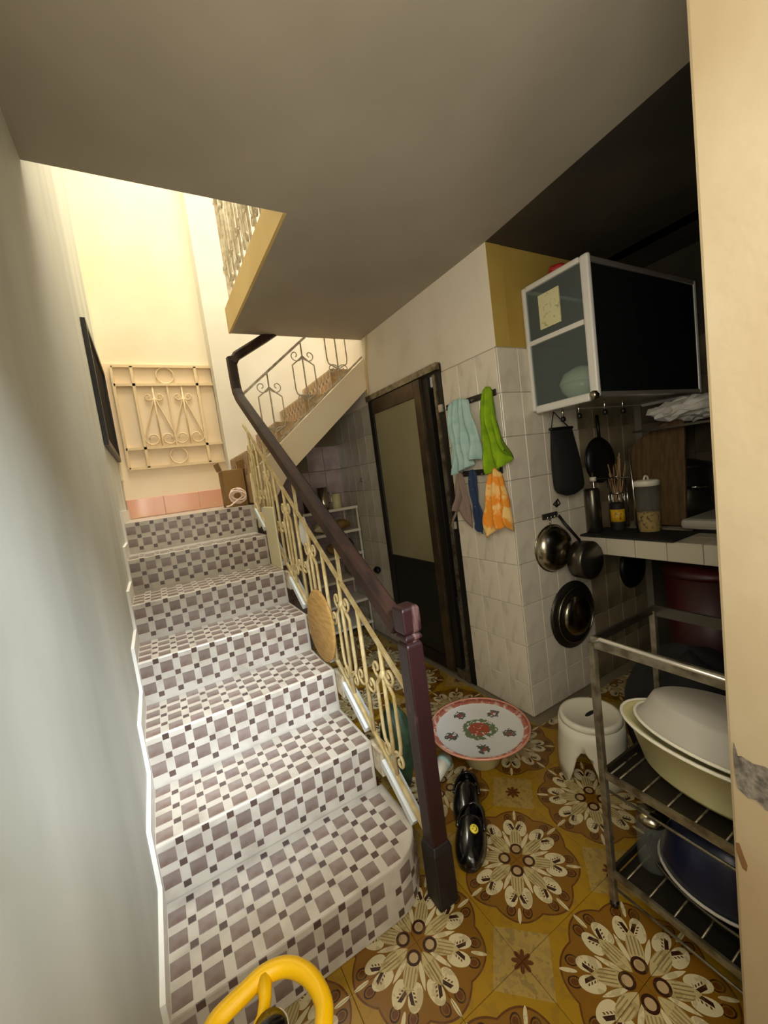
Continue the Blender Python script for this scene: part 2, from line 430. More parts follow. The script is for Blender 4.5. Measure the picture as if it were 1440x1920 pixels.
# near wall end at the right
wj = struct(MB().box(1.0, 1.115, -1.75, -.759, 0, ZC).build('wall_near', 'jamb_plaster', bevel=.006), 'cream plastered wall end close to the viewer with a chipped patch')
def blob(y0, z0, pts, x, t, m, name, parent):
    v = [(x, y0+a, z0+b) for a, b in pts]+[(x-t, y0+a*.97, z0+b*.97) for a, b in pts]; n = len(pts)
    return MB().add(v, [tuple(range(n, 2*n))]+[(i, (i+1) % n, n+(i+1) % n, n+i) for i in range(n)]).build(name, m, parent)
blob(-.80, .77, [(.031, .052), (.033, .03), (.032, -.005), (.028, -.036), (.014, -.046), (.002, -.042), (-.012, -.053), (-.03, -.05), (-.055, -.066), (-.10, -.085), (-.10, .018), (-.035, .022), (-.012, .03), (.004, .026), (.02, .031), (.026, .028), (.028, .04)], 1.0, .0025, 'cement', 'exposed_cement', wj)['label'] = 'chipped patch of bare grey cement'
blob(-.772, .597, [(.008, .022), (.003, .025), (-.003, .004), (-.008, -.012), (-.006, -.026), (.000, -.024), (.004, -.008), (.008, .006)], 1.0, .001, 'brown_stain', 'stain', wj)['label'] = 'brown stain'
struct(MB().box(.002, .012, -1.44, -.66, 1.11, 2.21).build('window_1', 'frosted_white'), 'frosted side window in the left wall beside the viewer')
struct(MB().box(.03, .97, -1.80, -1.765, 0, 1.93).build('light_blocker', 'frosted_white'), 'added opaque panel behind the viewer that blocks low sky light')  # unseen panel added to keep sky light off the lowest step and floor
struct(MB().box(0, .03, -1.82, -1.75, 0, ZC).box(.97, 1.0, -1.82, -1.75, 0, ZC).box(.03, .97, -1.82, -1.75, 1.93, 1.96).build('blocker_frame', 'wood_dark'))  # unseen frame round the added panel, its crossbar blocks light too
# upper storey shell
struct(MB().box(2.6, 2.7, -.6, 2.75, ZC, 6.55).box(-.12, 2.7, -.7, -.6, ZC+.15, 6.55).build('wall_upper', 'white_wall'))
rf = MB().box(-.12, 2.7, -.7, .45, 6.55, 6.65).box(1.45, 2.7, .45, 2.75, 6.55, 6.65).box(-.12, .05, .45, 2.75, 6.55, 6.65).box(.05, 1.45, 2.45, 2.75, 6.55, 6.65)
struct(rf.build('ceiling_upper', 'white_wall'))

# --- wall tiles
TW, TH = .1443, .2195
def zrows(top=1.931):
    z = .17-TH/2-TH*0; out = []
    z = .17-TH/2
    while z+TH/2 <= top+.02: out.append(z); z += TH
    return out
mesh_wx = tile_mesh(TW, TH, .006, 'marble_tile', 'x')
bk = MB().box(XW-.001, XW, YC, .826, 0, 1.931).build('tile_bed', 'light_grout', ww)
for zc in zrows():
    for k in range(3):
        o = inst('tile', mesh_wx, (XW-.001, YC+TW*(k+.5), max(zc, 0.0)), ww)
        if zc-TH/2 < 0: o.scale.z = .17/TH; o.location.z = .085-WL[ww].z
mesh_wy = tile_mesh(TW, TH, .006, 'marble_tile', 'y'); mesh_gy = tile_mesh(TW, TH, .006, 'grimy_shaded_tile', 'y')
MB().box(XW-.006, 2.98, YC-.001, YC, 0, 1.931).build('tile_bed', 'light_grout', wk)
for zc in zrows():
    for k in range(8):
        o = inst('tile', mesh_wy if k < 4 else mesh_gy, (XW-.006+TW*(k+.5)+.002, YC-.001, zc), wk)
        if zc-TH/2 < 0: o.scale.z = .17/TH; o.location.z = .085-WL[wk].z
wks = bpy.data.objects['wall_kitchen_side']
mesh_dx = tile_mesh(TW, TH, .006, 'dark_wall_tile', 'x')
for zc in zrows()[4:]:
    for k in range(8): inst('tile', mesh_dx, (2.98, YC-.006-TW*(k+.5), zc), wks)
mesh_gx = tile_mesh(TW, TH, .006, 'grey_tile', 'x')
MB().box(XW-.001, XW, 1.712, 2.444, 0, 1.931).build('tile_bed', 'light_grout', ww)
for zc in zrows():
    for k in range(5):
        o = inst('tile', mesh_gx, (XW-.001, 1.718+TW*(k+.5), zc), ww)
        if zc-TH/2 < 0: o.scale.z = .17/TH; o.location.z = .085-WL[ww].z
wu = struct(MB().prism([(.79, 0), (XW, 0), (XW, 2.0), (1.05, 1.47), (.79, 1.2)], 'y', 2.44, 2.45).build('wall_understair', 'grout'), 'glossy mauve tiled wall under the upper flight')
mesh_mv = tile_mesh(TW*1.09, TH, .006, 'mauve_tile', 'y')
for zc in zrows(1.8):
    for k in range(6):
        if zc+TH/2 > 1.25+.8*(TW*1.09*(k+.5)): continue
        o = inst('tile', mesh_mv, (.795+TW*1.09*(k+.5), 2.44, zc), wu)
        if zc-TH/2 < 0: o.scale.z = .17/TH; o.location.z = .085-WL[wu].z
# pink skirting tiles and glossy dado on the landing
wb = struct(MB().box(0.002, .765, 2.606, 2.62, ZL, 2.47).build('baseboard_landing', 'peach_wall'), 'glossy peach dado with pink skirting tiles')
mesh_pk = tile_mesh(.254, .15, .008, 'pink_tile', 'y', .004)
for k in range(3): inst('tile', mesh_pk, (.003+.254*(k+.5), 2.606, ZL+.076), wb)
mesh_pk2 = tile_mesh(.153, .15, .008, 'pink_tile', 'x', .004)

# ------------------------------------------------------------------ staircase, lower flight
st = thing('staircase', (.375, .9, 0), 'lower flight of stairs with grey brown mosaic treads and risers', 'staircase')
P_ = .075
sq_meshes = {a: tile_mesh(.047, .047, .0016, 'mosaic_brown', a, 0, .0006) for a in 'yz'}
dot_meshes = {a: tile_mesh(.021, .021, .0016, 'mosaic_dark', a, 0, .0006) for a in 'yz'}
NS = 0; far_sq = MB()
def add_sq(mesh_d, nm, axis, w, par, rot=None):
    inst(nm, mesh_d[axis], w, par, rot)
# first step with its rounded outer corner
arc = [(.62+.15*math.sin(a), .12-.15*math.cos(a)) for a in [PI/2*k/10 for k in range(11)]]
outline = [(0, -.03), (.62, -.03)]+arc[1:]+[(.77, R), (0, R)]
s1 = MB().prism(outline, 'z', 0, H).build('step', 'stair_cream', st, bevel=.006)
steps = [s1]
for k in range(1, 6):
    steps.append(MB().box(.001, WS, R*k, YL if k == 5 else R*(k+1), 0, H*(k+1)).build('step', 'stair_cream', st, bevel=.006))
ld = MB().prism([(0, YL+.04), (.765, YL+.04), (.765, 2.62), (0, 2.62)], 'z', ZL-.16, ZL).build('landing', 'stair_cream', st, bevel=.005)
r7 = MB().box(0, .765, YL, YL+.04, ZL-H-.05, ZL).build('riser', 'stair_cream', st)
count = 0
for k in range(6):                       # treads
    y0 = R*k if k else -.03
    for i in range(10):
        for j in range(4):
            x, y = .0375+P_*i, y0+.035+P_*j
            if k == 0 and x > .66 and (y < .12) and math.hypot(max(x-.62, 0), y-.12) > .11: continue
            if k == 5 and j > 1: continue
            add_sq(sq_meshes, 'mosaic_square', 'z', (x, y, H*(k+1)), steps[k])
    for i in range(1, 10):
        for j in range(3 + (k == 0)):
            x, y = P_*i, y0+.0725+P_*j
            if k == 0 and math.hypot(max(x-.62, 0), min(y-.12, 0)) > .13: continue
            if k == 5 and j > 1: continue
            add_sq(dot_meshes, 'mosaic_dot', 'z', (x, y, H*(k+1)), steps[k])
for k in range(7):                       # risers
    yy = R*k if k else -.03; par = steps[k] if k < 6 else r7
    for i in range(10 if k else 8):
        for j in range(2): add_sq(sq_meshes, 'mosaic_square', 'y', (.0375+P_*i, yy, H*(k+1)-.047-P_*j), par)
    for i in range(1, 10 if k else 8):
        for j in range(3): add_sq(dot_meshes, 'mosaic_dot', 'y', (P_*i, yy, H*(k+1)-.0125-.0725*j), par)
# mosaic round the curved corner of the first riser
for i in range(4):
    a = (i*.0745+.05)/.15
    if a > PI/2: continue
    for j in range(2):
        inst('mosaic_square', sq_meshes['y'], (.62+.15*math.sin(a), .12-.15*math.cos(a), H-.047-P_*j), s1, (0, 0, a))
        a2 = a-.25
        inst('mosaic_dot', dot_meshes['y'], (.62+.15*math.sin(a2), .12-.15*math.cos(a2), H-.085-P_*j), s1, (0, 0, a2))
# white painted string cap along the outer edge, one length per step
for k in range(6):
    y0 = .03+R*k
    zc_ = lambda y: .165+.64*y
    MB().beam((.775, y0+.02, zc_(y0+.02)), (.775, y0+.205, zc_(y0+.205)), .045, .03).build('string_cap', 'stair_side', st)
    MB().box(.752, .80, y0+.205, y0+.30, zc_(y0+.205)-.06, zc_(y0+.205)+.035).build('bracket', 'iron_pale', st)
# saw-tooth skirting on the left wall
zig = []
for k in range(7):
    y0 = R*k if k else -.03
    zig += [(y0-.025, H*k+.075 if k else 0.0), (y0-.025, H*(k+1)+.075)]
zig += [(2.6, ZL+.075)]
low = [(2.6, ZL-.02)]
for k in range(6, -1, -1):
    y0 = R*k if k else -.03
    low += [(y0+.02, H*(k+1)-.02), (y0+.02, H*k-.02 if k else 0.0)]
sk = MB()
for k in range(7):
    y0 = (R*k if k else -.03)-.025; y1 = (R*(k+1) if k < 6 else 2.6+.025)-.025
    sk.box(0, .012, y0, y1, (H*k if k else 0), H*(k+1)+.075)
struct(sk.build('baseboard_stair', 'skirting'), 'white saw-tooth skirting stepping up the wall beside the stairs')

# ------------------------------------------------------------------ upper flight
R2, X2, Y2 = .235, .775, 1.745
up = thing('upper_staircase', (1.25, 2.1, ZL-.2), 'upper flight with brown mosaic risers behind the wrought iron railing', 'staircase')
risers = []
zt = lambda x: 1.711+.80*(x-1.031)
for k in range(5):
    x0 = X2+R2*k; x1 = min(x0+R2+.02, XW)
    if x0 > XW-.03: continue
    so = lambda x: max(zt(x)-.20, ZL-.1)
    s = MB().prism([(x0, ZL+H*(k+2)), (x1, ZL+H*(k+2)), (x1, so(x1)), (x0, so(x0))], 'y', Y2+.05, 2.44).build('step', 'stair_tan', up, bevel=.004)
    sm = tile_mesh(.046, .046, .0016, 'mosaic_tan', 'x', 0, .0006) if k == 0 else sm
    dm = tile_mesh(.023, .023, .0016, 'mosaic_dark', 'x', 0, .0006) if k == 0 else dm
    for i in range(8):
        for j in range(2):
            inst('mosaic_square', sm, (x0, Y2+.1+P_*i, ZL+H*(k+2)-.036-P_*j), s)
            if i: inst('mosaic_dot', dm, (x0, Y2+.1+P_*(i-.5), ZL+H*(k+2)-.0735-P_*j), s)
zt = lambda x: 1.711+.80*(x-1.031)
MB().prism([(X2-.0, zt(X2)), (XW-.001, zt(XW)), (XW-.001, zt(XW)-.225), (1.03, zt(1.03)-.235), (X2, ZL-.16)], 'y', Y2-.02, Y2+.05).build('stringer', 'stringer_paint', up)
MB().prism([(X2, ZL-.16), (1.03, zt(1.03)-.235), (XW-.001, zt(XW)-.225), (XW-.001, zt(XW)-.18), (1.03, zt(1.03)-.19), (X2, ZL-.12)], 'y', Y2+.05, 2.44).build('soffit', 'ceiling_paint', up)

# ------------------------------------------------------------------ wrought iron railings
def spiral(c, d, sgn, flip, r0=.030, turns=1.15, n=20):
    """curl in the plane of d and z; sgn left/right, flip = -1 mirrors in z"""
    out = []; cx, cz = 1.25*r0, .55*r0; a0 = math.atan2(-cz, -cx)+2*PI; R0 = math.hypot(cx, cz)
    for i in range(n+1):
        t = i/n; a = a0+turns*2*PI*t; r = R0*(1-.55*min(t*2.2, 1))*(1-.45*t)
        x = sgn*(cx+r*math.cos(a)); z = (cz+r*math.sin(a))*flip
        out.append(Vector(c)+Vector((d[0]*x, d[1]*x, z)))
    return out
def railing(par, org, d, length, zb, ztp, unit, m, r=.006, first=.12, curl=.028, leaves=True, hwf=.2, mid=True):
    """panel of balusters from org along d; zb/ztp give bottom/top height at distance t"""
    at = lambda t, z: (org[0]+d[0]*t, org[1]+d[1]*t, z)
    n = int((length-first)/unit)+1
    MB().beam(at(0, zb(0)), at(length, zb(length)), .014, .014).build('bottom_rail', m, par)
    MB().beam(at(0, ztp(0)), at(length, ztp(length)), .012, .016).build('top_rail', m, par)
    for k in range(n):
        t = first+unit*k
        if t > length-.02: break
        b, e = zb(t), ztp(t)
        MB().tube([at(t, b), at(t, e)], r*1.1, 6).build('baluster', m, par)
        hw = unit*hwf
        for sg in (-1, 1):
            if .01 < t+sg*hw < length-.01:
                pts = [at(t, e-.10), at(t+sg*hw*.5, e-.135), at(t+sg*hw, e-.165), at(t+sg*hw, e-.2), at(t+sg*hw, b+.15), at(t+sg*hw*.9, b+.115), at(t, b+.075)]
                MB().tube(pts, r, 6).build('vase_bar', m, par)
            MB().tube(spiral(at(t+sg*.004, e-.115), d, sg, 1, curl), r*.8, 5).build('scroll', m, par)
            MB().tube(spiral(at(t+sg*.004, b+.09), d, sg, -1, curl*.9), r*.8, 5).build('scroll', m, par)
        if leaves: MB().lathe([(0, -.022), (.013, -.012), (.016, 0), (.010, .014), (0, .024)], at(t, e-.11), 8).build('leaf_knot', m, par)
        t2 = t+unit/2
        if mid and t2 < length-.03:
            b, e = zb(t2), ztp(t2)
            MB().tube([at(t2, b), at(t2, e)], r*1.1, 6).build('baluster', m, par)
            for sg in (-1, 1): MB().tube(spiral(at(t2+sg*.004, b+.20), d, sg, 1, curl), r*.8, 5).build('scroll', m, par)
ry = .06
rl = thing('stair_railing', (.77, .85, .2), 'cream wrought iron stair railing with dark brown wooden handrail', 'railing')
railing(rl, (.77, 0, 0), (0, 1), 1.72, lambda t: .21+.635*t, lambda t: .70+.655*t, R, 'iron_cream', .0075, .15, .034)
hz = lambda y: .925+.64*y
hp = MB()
prof = [(-.032, -.02), (-.026, .014), (-.014, .026), (.014, .026), (.026, .014), (.032, -.02), (.02, -.03), (-.02, -.03)]
def sweep(pts, prof, side):
    mb = MB(); n = len(prof); v = []
    for i, p in enumerate(pts):
        p = Vector(p); t = (Vector(pts[min(i+1, len(pts)-1)])-Vector(pts[max(i-1, 0)])).normalized()
        sd = Vector(side[i] if isinstance(side, list) else side); u = sd.cross(t).normalized()
        for a, b in prof: v.append(p+sd*a+u*b)
    fs = [(i*n+k, i*n+(k+1) % n, (i+1)*n+(k+1) % n, (i+1)*n+k) for i in range(len(pts)-1) for k in range(n)]
    fs += [tuple(range(n))[::-1], tuple(range((len(pts)-1)*n, len(pts)*n))]
    return mb.add(v, fs)
sweep([(.77, -.02, hz(-.02)), (.77, .8, hz(.8)), (.77, 1.66, hz(1.66)), (.77, 1.72, hz(1.66)+.06), (.77, 1.735, hz(1.66)+.12), (.77, 1.742, 2.27)], prof, (1, 0, 0)).build('handrail', 'wood_dark', rl)
for y in (.42, .85, 1.28): MB().beam((.77, y, .70+.655*y), (.77, y, hz(y)-.025), .012, .012, (0, 1, 0)).build('rail_support', 'iron_cream', rl)
# newel post
nw = thing('newel_post', (.775, -.053, 0), 'scuffed dark brown wooden newel post at the foot of the stairs', 'post')
NX, NY = .775, -.053
def sqlathe(prof, c): return MB().lathe([(r*math.sqrt(2), z) for r, z in prof], c, 4, a0=PI/4)
o = sqlathe([(.029, 0), (.029, .865), (.024, .873)], (NX, NY, 0)).build('shaft', 'newel_wood', nw, bevel=.005)
o5 = sqlathe([(.037, 0), (.037, .19), (.030, .215)], (NX, NY, 0)).build('base', 'newel_base', nw, bevel=.006)
o2 = sqlathe([(.030, .882), (.030, .892), (.023, .90)], (NX, NY, 0)).build('collar', 'newel_wood', nw, bevel=.003)
o3 = sqlathe([(.025, .90), (.031, .908), (.031, .978), (.025, .986), (0, .988)], (NX, NY, 0)).build('cap', 'newel_wood', nw, bevel=.004)
o4 = sqlathe([(.022, .872), (.022, .884)], (NX, NY, 0)).build('neck', 'newel_wood', nw)
for q in (o, o2, o3, o4, o5): q.data.polygons.foreach_set('use_smooth', [False]*len(q.data.polygons))
# upper railing
ur = thing('upper_railing', (1.25, Y2, 1.6), 'slim wrought iron railing with dark handrail beside the upper flight', 'railing')
railing(ur, (X2+.01, Y2-.005, 0), (1, 0), .95, lambda t: zt(X2+.01+t)+.02, lambda t: zt(X2+.01+t)+.50, .27, 'iron_pale', .005, .20, .040, False, .30, False)
sweep([(.77, Y2-.005, 2.235), (.80, Y2-.005, 2.28), (1.0, Y2-.005, 2.40), (1.6, Y2-.005, 2.78)], prof, (0, -1, 0)).build('handrail', 'wood_dark', ur)
# guard along the floor above
gr = thing('gallery_railing', (.80, 1.1, ZC+.15), 'pale wrought iron railing on the floor above, at the stairwell edge', 'railing')
railing(gr, (.805, .40, 0), (0, 1), 1.30, lambda t: ZC+.17, lambda t: ZC+.78, .21, 'iron_pale', .007, .1, .03)
MB().beam((.805, .40, ZC+.85), (.805, 1.70, ZC+.85), .06, .05).build('handrail', 'wood_dark', gr)
for y in (.5, 1.1, 1.65): MB().beam((.805, y, ZC+.15), (.805, y, ZC+.83), .02, .02, (0, 1, 0)).build('post', 'iron_pale', gr)

# ------------------------------------------------------------------ stairwell fittings
g = thing('window_grille', (.42, 2.565, 1.67), 'cream painted iron window grille leaning on the landing wall', 'grille')
GX0, GX1, GZ0, GZ1, GY = .068, .775, 1.675, 2.45, 2.592
m = 'grille_cream'
def gb(a, b, w=.02): MB().beam((a[0], GY, a[1]), (b[0], GY, b[1]), w, w, (0, 1, 0)).build('bar', m, g)
for x in (GX0, GX1): gb((x, GZ0), (x, GZ1))
for x in (GX0+.13, GX1-.13): gb((x, GZ0), (x, GZ1))
for z in (GZ0, GZ1, GZ0+.15, GZ1-.14): gb((GX0, z), (GX1, z))
for z in (GZ0+.075, GZ1-.07):
    cx = (GX0+GX1)/2
    MB().tube([(cx+.062*math.cos(2*PI*k/24), GY, z+.062*math.sin(2*PI*k/24)) for k in range(24)], .006, 6, True).build('ring', m, g)
za, zb_ = GZ0+.155, GZ1-.145
for cx in (GX0+.13+.12, GX1-.13-.12):
    MB().tube([(cx, GY, za), (cx, GY, zb_)], .006, 6).build('spear_bar', m, g)
    for sg in (-1, 1):
        pts = [(cx, GY, zb_-.09)]
        for i in range(1, 25):
            t = i/24
            if t < .55: q = t/.55; pts.append((cx+sg*.112*q, GY, zb_-.09-(.32)*q))
            else:
                a = (t-.55)/.45*2.1*PI; rr = .056*(1-.6*(t-.55)/.45)
                pts.append((cx+sg*(.112-.056+rr*math.cos(a)), GY, zb_-.41-rr*math.sin(a)))
        MB().tube(pts, .006, 6).build('scroll', m, g)
        MB().tube(spiral((cx+sg*.004, GY, zb_-.10), (1, 0), sg, 1, .03), .005, 5).build('scroll', m, g)
gb(((GX0+GX1)/2, za), ((GX0+GX1)/2, zb_), .012)
pf = thing('framed_panel', (.015, 2.1, 1.73), 'black framed dark panel hung on the left wall above the landing', 'picture')
py0, py1, pz0, pz1 = 1.56, 2.58, 1.735, 2.40
MB().box(.002, .012, py0+.03, py1-.03, pz0+.03, pz1-.03).build('panel', 'black_panel', pf)
for a in ((py0, py1, pz0, pz0+.035), (py0, py1, pz1-.035, pz1), (py0, py0+.035, pz0+.035, pz1-.035), (py1-.035, py1, pz0+.035, pz1-.035)):
    MB().box(.002, .024, *a).build('frame', 'black_frame', pf)
struct(MB().box(.0, .014, 2.585, 2.62, ZL+.3, 6.55).build('trim_2', 'well_wall'))
bx = thing('cardboard_box', (.70, 2.03, ZL), 'brown cardboard box at the corner of the landing', 'box')
MB().box(.625, .765, 1.93, 2.13, ZL+.001, ZL+.26).build('carton', 'cardboard', bx, bevel=.003)
MB().prism([(.625, ZL+.26), (.615, ZL+.262), (.60, ZL+.315), (.608, ZL+.316)], 'y', 1.931, 2.125).build('flap', 'cardboard', bx)
MB().prism([(.765, ZL+.26), (.775, ZL+.262), (.77, ZL+.325), (.762, ZL+.325)], 'y', 1.931, 2.125).build('flap', 'cardboard', bx)
pts = []
for i in range(90):
    a = i*.36; rr = .042+.014*math.sin(i*.5)
    pts.append((.69+rr*math.cos(a), 1.87+.012*math.sin(i*.23), ZL+.075+rr*.95*math.sin(a)))
pts = [(.60, 1.83, ZL+.012), (.63, 1.84, ZL+.014)]+pts
tag(MB().tube(pts, .006, 6).build('coiled_cord', 'pink_hose'), 'pale pink coiled cord beside the cardboard box on the landing', 'cord')

# things leaning on the outside of the railing
o = MB().lathe([(0, 0), (.20, .004), (.215, .012), (.215, .02), (.2, .016), (0, .012)], (0, 0, 0), 36)
o.xf(Matrix.Translation((.742, .70, .728)) @ Matrix.Rotation(.05, 4, 'Y') @ Matrix.Rotation(PI/2, 4, 'Y') @ Matrix.Scale(.78, 4))
tag(o.build('round_tray', 'tan_straw'), 'round tan woven tray standing on a step against the railing', 'tray')
tag(MB().box(.742, .752, 1.20, 1.43, .927, 1.285).build('cream_sheet', 'cream_board', bevel=.003), 'cream plastic sheet standing against the railing near the landing', 'sheet')
def lump(c, r, m, name, sq=(1, 1, 1), amp=.18, seed=0):
    rnd = random.Random(seed); ph = [rnd.uniform(0, 6.28) for _ in range(6)]
    def fn(u, v):
        a, b = u*2*PI, (v-.5)*PI
        k = 1+amp*(math.sin(3*a+ph[0])*math.cos(2*b+ph[1])+.6*math.sin(5*a+ph[2])*math.sin(4*b+ph[3])+.4*math.sin(9*a+ph[4]+4*b))
        return (c[0]+r*sq[0]*k*math.cos(b)*math.cos(a), c[1]+r*sq[1]*k*math.cos(b)*math.sin(a), c[2]+r*sq[2]*k*math.sin(b))
    return MB().grid(fn, 28, 16)
o = lump((.815, .93, 1.14), .06, 'white_bag', 'bag', (.4, .7, 1.2), .15, 3).build('plastic_bag', 'white_bag'); tag(o, 'white plastic bag hanging outside the railing', 'bag')
o = lump((.92, .42, .195), .11, 'green_plastic', 'bag', (.6, .8, 1.8), .08, 5).build('green_bag', 'green_plastic'); tag(o, 'dark green bag standing on the floor behind the lower balusters', 'bag')
t = thing('brown_pouch', (.83, .60, .5), 'small brown pouch hanging behind the railing near the newel', 'pouch')
lump((.82, .55, .62), .06, '', '', (.5, .8, 1.3), .16, 8).build('pouch', 'board_wood', t)
MB().tube([(.82, .55, .68), (.80, .55, 1.0), (.772, .55, 1.065), (.765, .55, 1.04)], .003, 5).build('cord', 'iron_black', t)

# ------------------------------------------------------------------ sliding door
dr = struct(MB().box(XW-.01, XW+.06, .826, .872, 0, 1.93).box(XW-.01, XW+.06, 1.672, 1.712, 0, 1.93).box(XW-.01, XW+.06, .826, 1.712, 1.93, 1.977).build('door_1', 'bronze_dark'), 'bronze framed sliding door with frosted glass')
d = MB().box(XW-.035, XW+.0, .83, 1.72, 1.945, 1.985).build('track', 'worn_metal', dr)
fx0, fx1 = XW-.03, XW+.0
MB().box(fx0, fx1, 1.02, 1.09, .03, 1.94).build('stile', 'bronze', dr, bevel=.003)
MB().box(fx0, fx1, 1.64, 1.70, .03, 1.94).build('stile', 'bronze_dark', dr, bevel=.003)
MB().box(fx0, fx1, 1.09, 1.64, 1.84, 1.94).build('rail', 'bronze', dr, bevel=.003)
MB().box(fx0, fx1, 1.09, 1.64, .70, .76).build('rail', 'bronze_dark', dr, bevel=.003)
MB().box(fx0, fx1, 1.09, 1.64, .03, .11).build('rail', 'bronze_dark', dr, bevel=.003)
MB().box(fx0+.012, fx0+.018, 1.085, 1.645, .755, 1.845).build('pane', 'frosted_glass', dr)
MB().box(fx0+.012, fx0+.018, 1.085, 1.645, .105, .705).build('lower_panel', 'dark_panel', dr)
MB().box(fx0+.02, fx0+.05, .955, 1.03, .02, 1.93).build('inner_stile', 'bronze_dark', dr, bevel=.003)
MB().box(XW-.02, XW+.02, .872, .895, 0, 1.93).build('jamb_strip', 'worn_metal', dr)
MB().box(XW+.01, XW+.04, .9, .99, 1.87, 1.93).build('vent_glass', 'white_china', dr)
MB().box(XW-.016, XW+.03, .90, 1.0, .0, .06).build('sill_block', 'worn_metal', dr)
for z in (1.70, 1.0): MB().box(XW-.028, XW-.008, .835, .862, z, z+.045).build('hinge', 'aluminium', dr, bevel=.003)
wh = thing('wall_hook', (XW-.01, 2.02, 1.345), 'small chrome hook on the grey tiles left of the door', 'hook')
MB().lathe([(0, 0), (.016, 0), (.016, .006), (0, .007)], (0, 0, 0), 14).xf(Matrix.Translation((XW-.008, 2.02, 1.36)) @ Matrix.Rotation(-PI/2, 4, 'Y')).build('plate', 'chrome', wh)
MB().tube([(XW-.012, 2.02, 1.36), (XW-.035, 2.02, 1.355), (XW-.042, 2.02, 1.37)], .004, 6).build('peg', 'chrome', wh)
o = lump((XW-.04, 1.90, .60), .035, '', '', (.8, 1.1, .8), .12, 4).build('scrub_pad', 'iron_black'); tag(o, 'black scrubbing pad stuck on the grey tiles by the door', 'pad')

# ------------------------------------------------------------------ towels on hook strips
def hook_strip(y0, y1, z, label, n):
    t = thing('hook_strip', (XW-.012, (y0+y1)/2, z-.02), label, 'hook rack', 'towel hook strips')
    MB().box(XW-.019, XW-.008, y0, y1, z-.016, z+.016).build('strip', 'hook_strip', t, bevel=.003)
    for k in range(n):
        y = y0+(y1-y0)*(k+.5)/n
        MB().tube([(XW-.019, y, z), (XW-.034, y, z-.004), (XW-.042, y, z-.016), (XW-.046, y, z-.004)], .0035, 6).build('hook', 'worn_metal', t)
hook_strip(.41, .80, 1.715, 'upper dark hook strip holding the teal and green towels', 4)
hook_strip(.42, .74, 1.325, 'lower dark hook strip holding the three small cloths', 4)
def cloth(name, m, label, yc, z0, L, w0, w1, folds, amp, hem=.0, lean=0., seed=0, tw=0.):
    rnd = random.Random(seed); p1, p2 = rnd.uniform(0, 6), rnd.uniform(0, 6); p3 = rnd.uniform(0, 6)
    def fn(u, v):
        s = 2*u-1; q = v**.6; w = w0+(w1-w0)*q
        if tw: w *= 1-tw*math.exp(-((v-.55)/.12)**2)
        y = yc+s*w-lean*v*v+.008*math.sin(5*v+p1)
        dep = amp*(.35+.65*v)*(math.sin(folds*s*PI+p1+1.2*v)+.5*math.sin((folds*1.7)*s*PI+p2-v))
        dep += .25*amp*math.sin(9*s+14*v+p3)*v
        y += .010*math.sin(7*v+4*s+p3)*v
        x = XW-.052-.012*math.sin(min(v*3, 1)*PI/2)+dep
        z = z0-L*v-hem*v*(abs(s)**1.5)*math.cos(3*s+p2)+.02*(1-v)**4*(1-s*s)
        return (min(x, XW-.014), y, z)
    o = MB().grid(fn, 34, 26).build(name, m, solid=.004)
    return tag(o, label, 'towel', 'towels on the wall hooks')
cloth('towel', 'cloth_teal', 'pale teal towel hanging on the upper hook strip next to the door', .648, 1.715, .36, .075, .115, 4.2, .026, .07, 0, 1)
cloth('towel', 'cloth_green', 'lime green towel hanging on the upper hook strip', .432, 1.725, .39, .030, .085, 2.8, .030, .10, .02, 2)
cloth('cloth', 'cloth_mauve', 'brown mauve cloth on the lower hook strip, nearest the door', .700, 1.325, .21, .016, .082, 2.2, .020, .10, -.05, 3)
cloth('cloth', 'cloth_blue', 'navy speckled rag twisted on the lower hook strip', .592, 1.325, .32, .030, .046, 1.6, .012, .05, .012, 4, .35)
cloth('cloth', 'cloth_orange', 'orange and cream cloth on the lower hook strip', .440, 1.32, .29, .028, .100, 2.6, .022, .09, .01, 5)

# ------------------------------------------------------------------ floor things
t = thing('enamel_tray', (1.345, .37, 0), 'round white enamel tray with flower sprigs and red rim on the floor', 'tray')
tr = .238; TZ = .115
MB().lathe([(0, 0), (tr*.80, .002), (tr*.86, .008)], (1.345, .37, TZ), 48, caps=False).build('field', 'enamel_tray', t)
MB().lathe([(tr*.86, .008), (tr*.965, .019), (tr*.965, .016), (tr*.86, .005)], (1.345, .37, TZ), 48, caps=False).build('border', 'enamel_rim', t)
MB().tube([(1.345+tr*.98*math.cos(2*PI*k/48), .37+tr*.98*math.sin(2*PI*k/48), TZ+.019) for k in range(48)], .005, 6, True).build('lip', 'enamel_edge', t)
t = thing('plastic_basin', (1.31, .33, 0), 'low cream plastic basin holding up the enamel tray', 'basin')
MB().lathe([(.07, 0), (.08, .004), (.105, .10), (.112, .106), (.108, .106), (.076, .01), (0, .008)], (1.31, .33, .001), 32).build('bowl', 'plastic_cream', t)
MB().tube([(1.31+.11*math.cos(2*PI*k/32), .33+.11*math.sin(2*PI*k/32), .107) for k in range(32)], .005, 6, True).build('rim', 'plastic_cream', t)
t = thing('plastic_cup', (1.10, .36, 0), 'small white plastic cup lying by the newel post', 'cup')
Mx = Matrix.Translation((1.10, .37, .036)) @ Matrix.Rotation(.5, 4, 'Z') @ Matrix.Rotation(PI/2-.12, 4, 'Y')
MB().lathe([(.022, -.06), (.034, .06), (.031, .06), (.020, -.055), (0, -.055)], (0, 0, 0), 20).xf(Mx).build('body', 'plastic_white', t)
MB().lathe([(.0305, .02), (.034, .045), (.0346, .045), (.031, .02)], (0, 0, 0), 20).xf(Mx).build('band', 'cloth_teal', t)
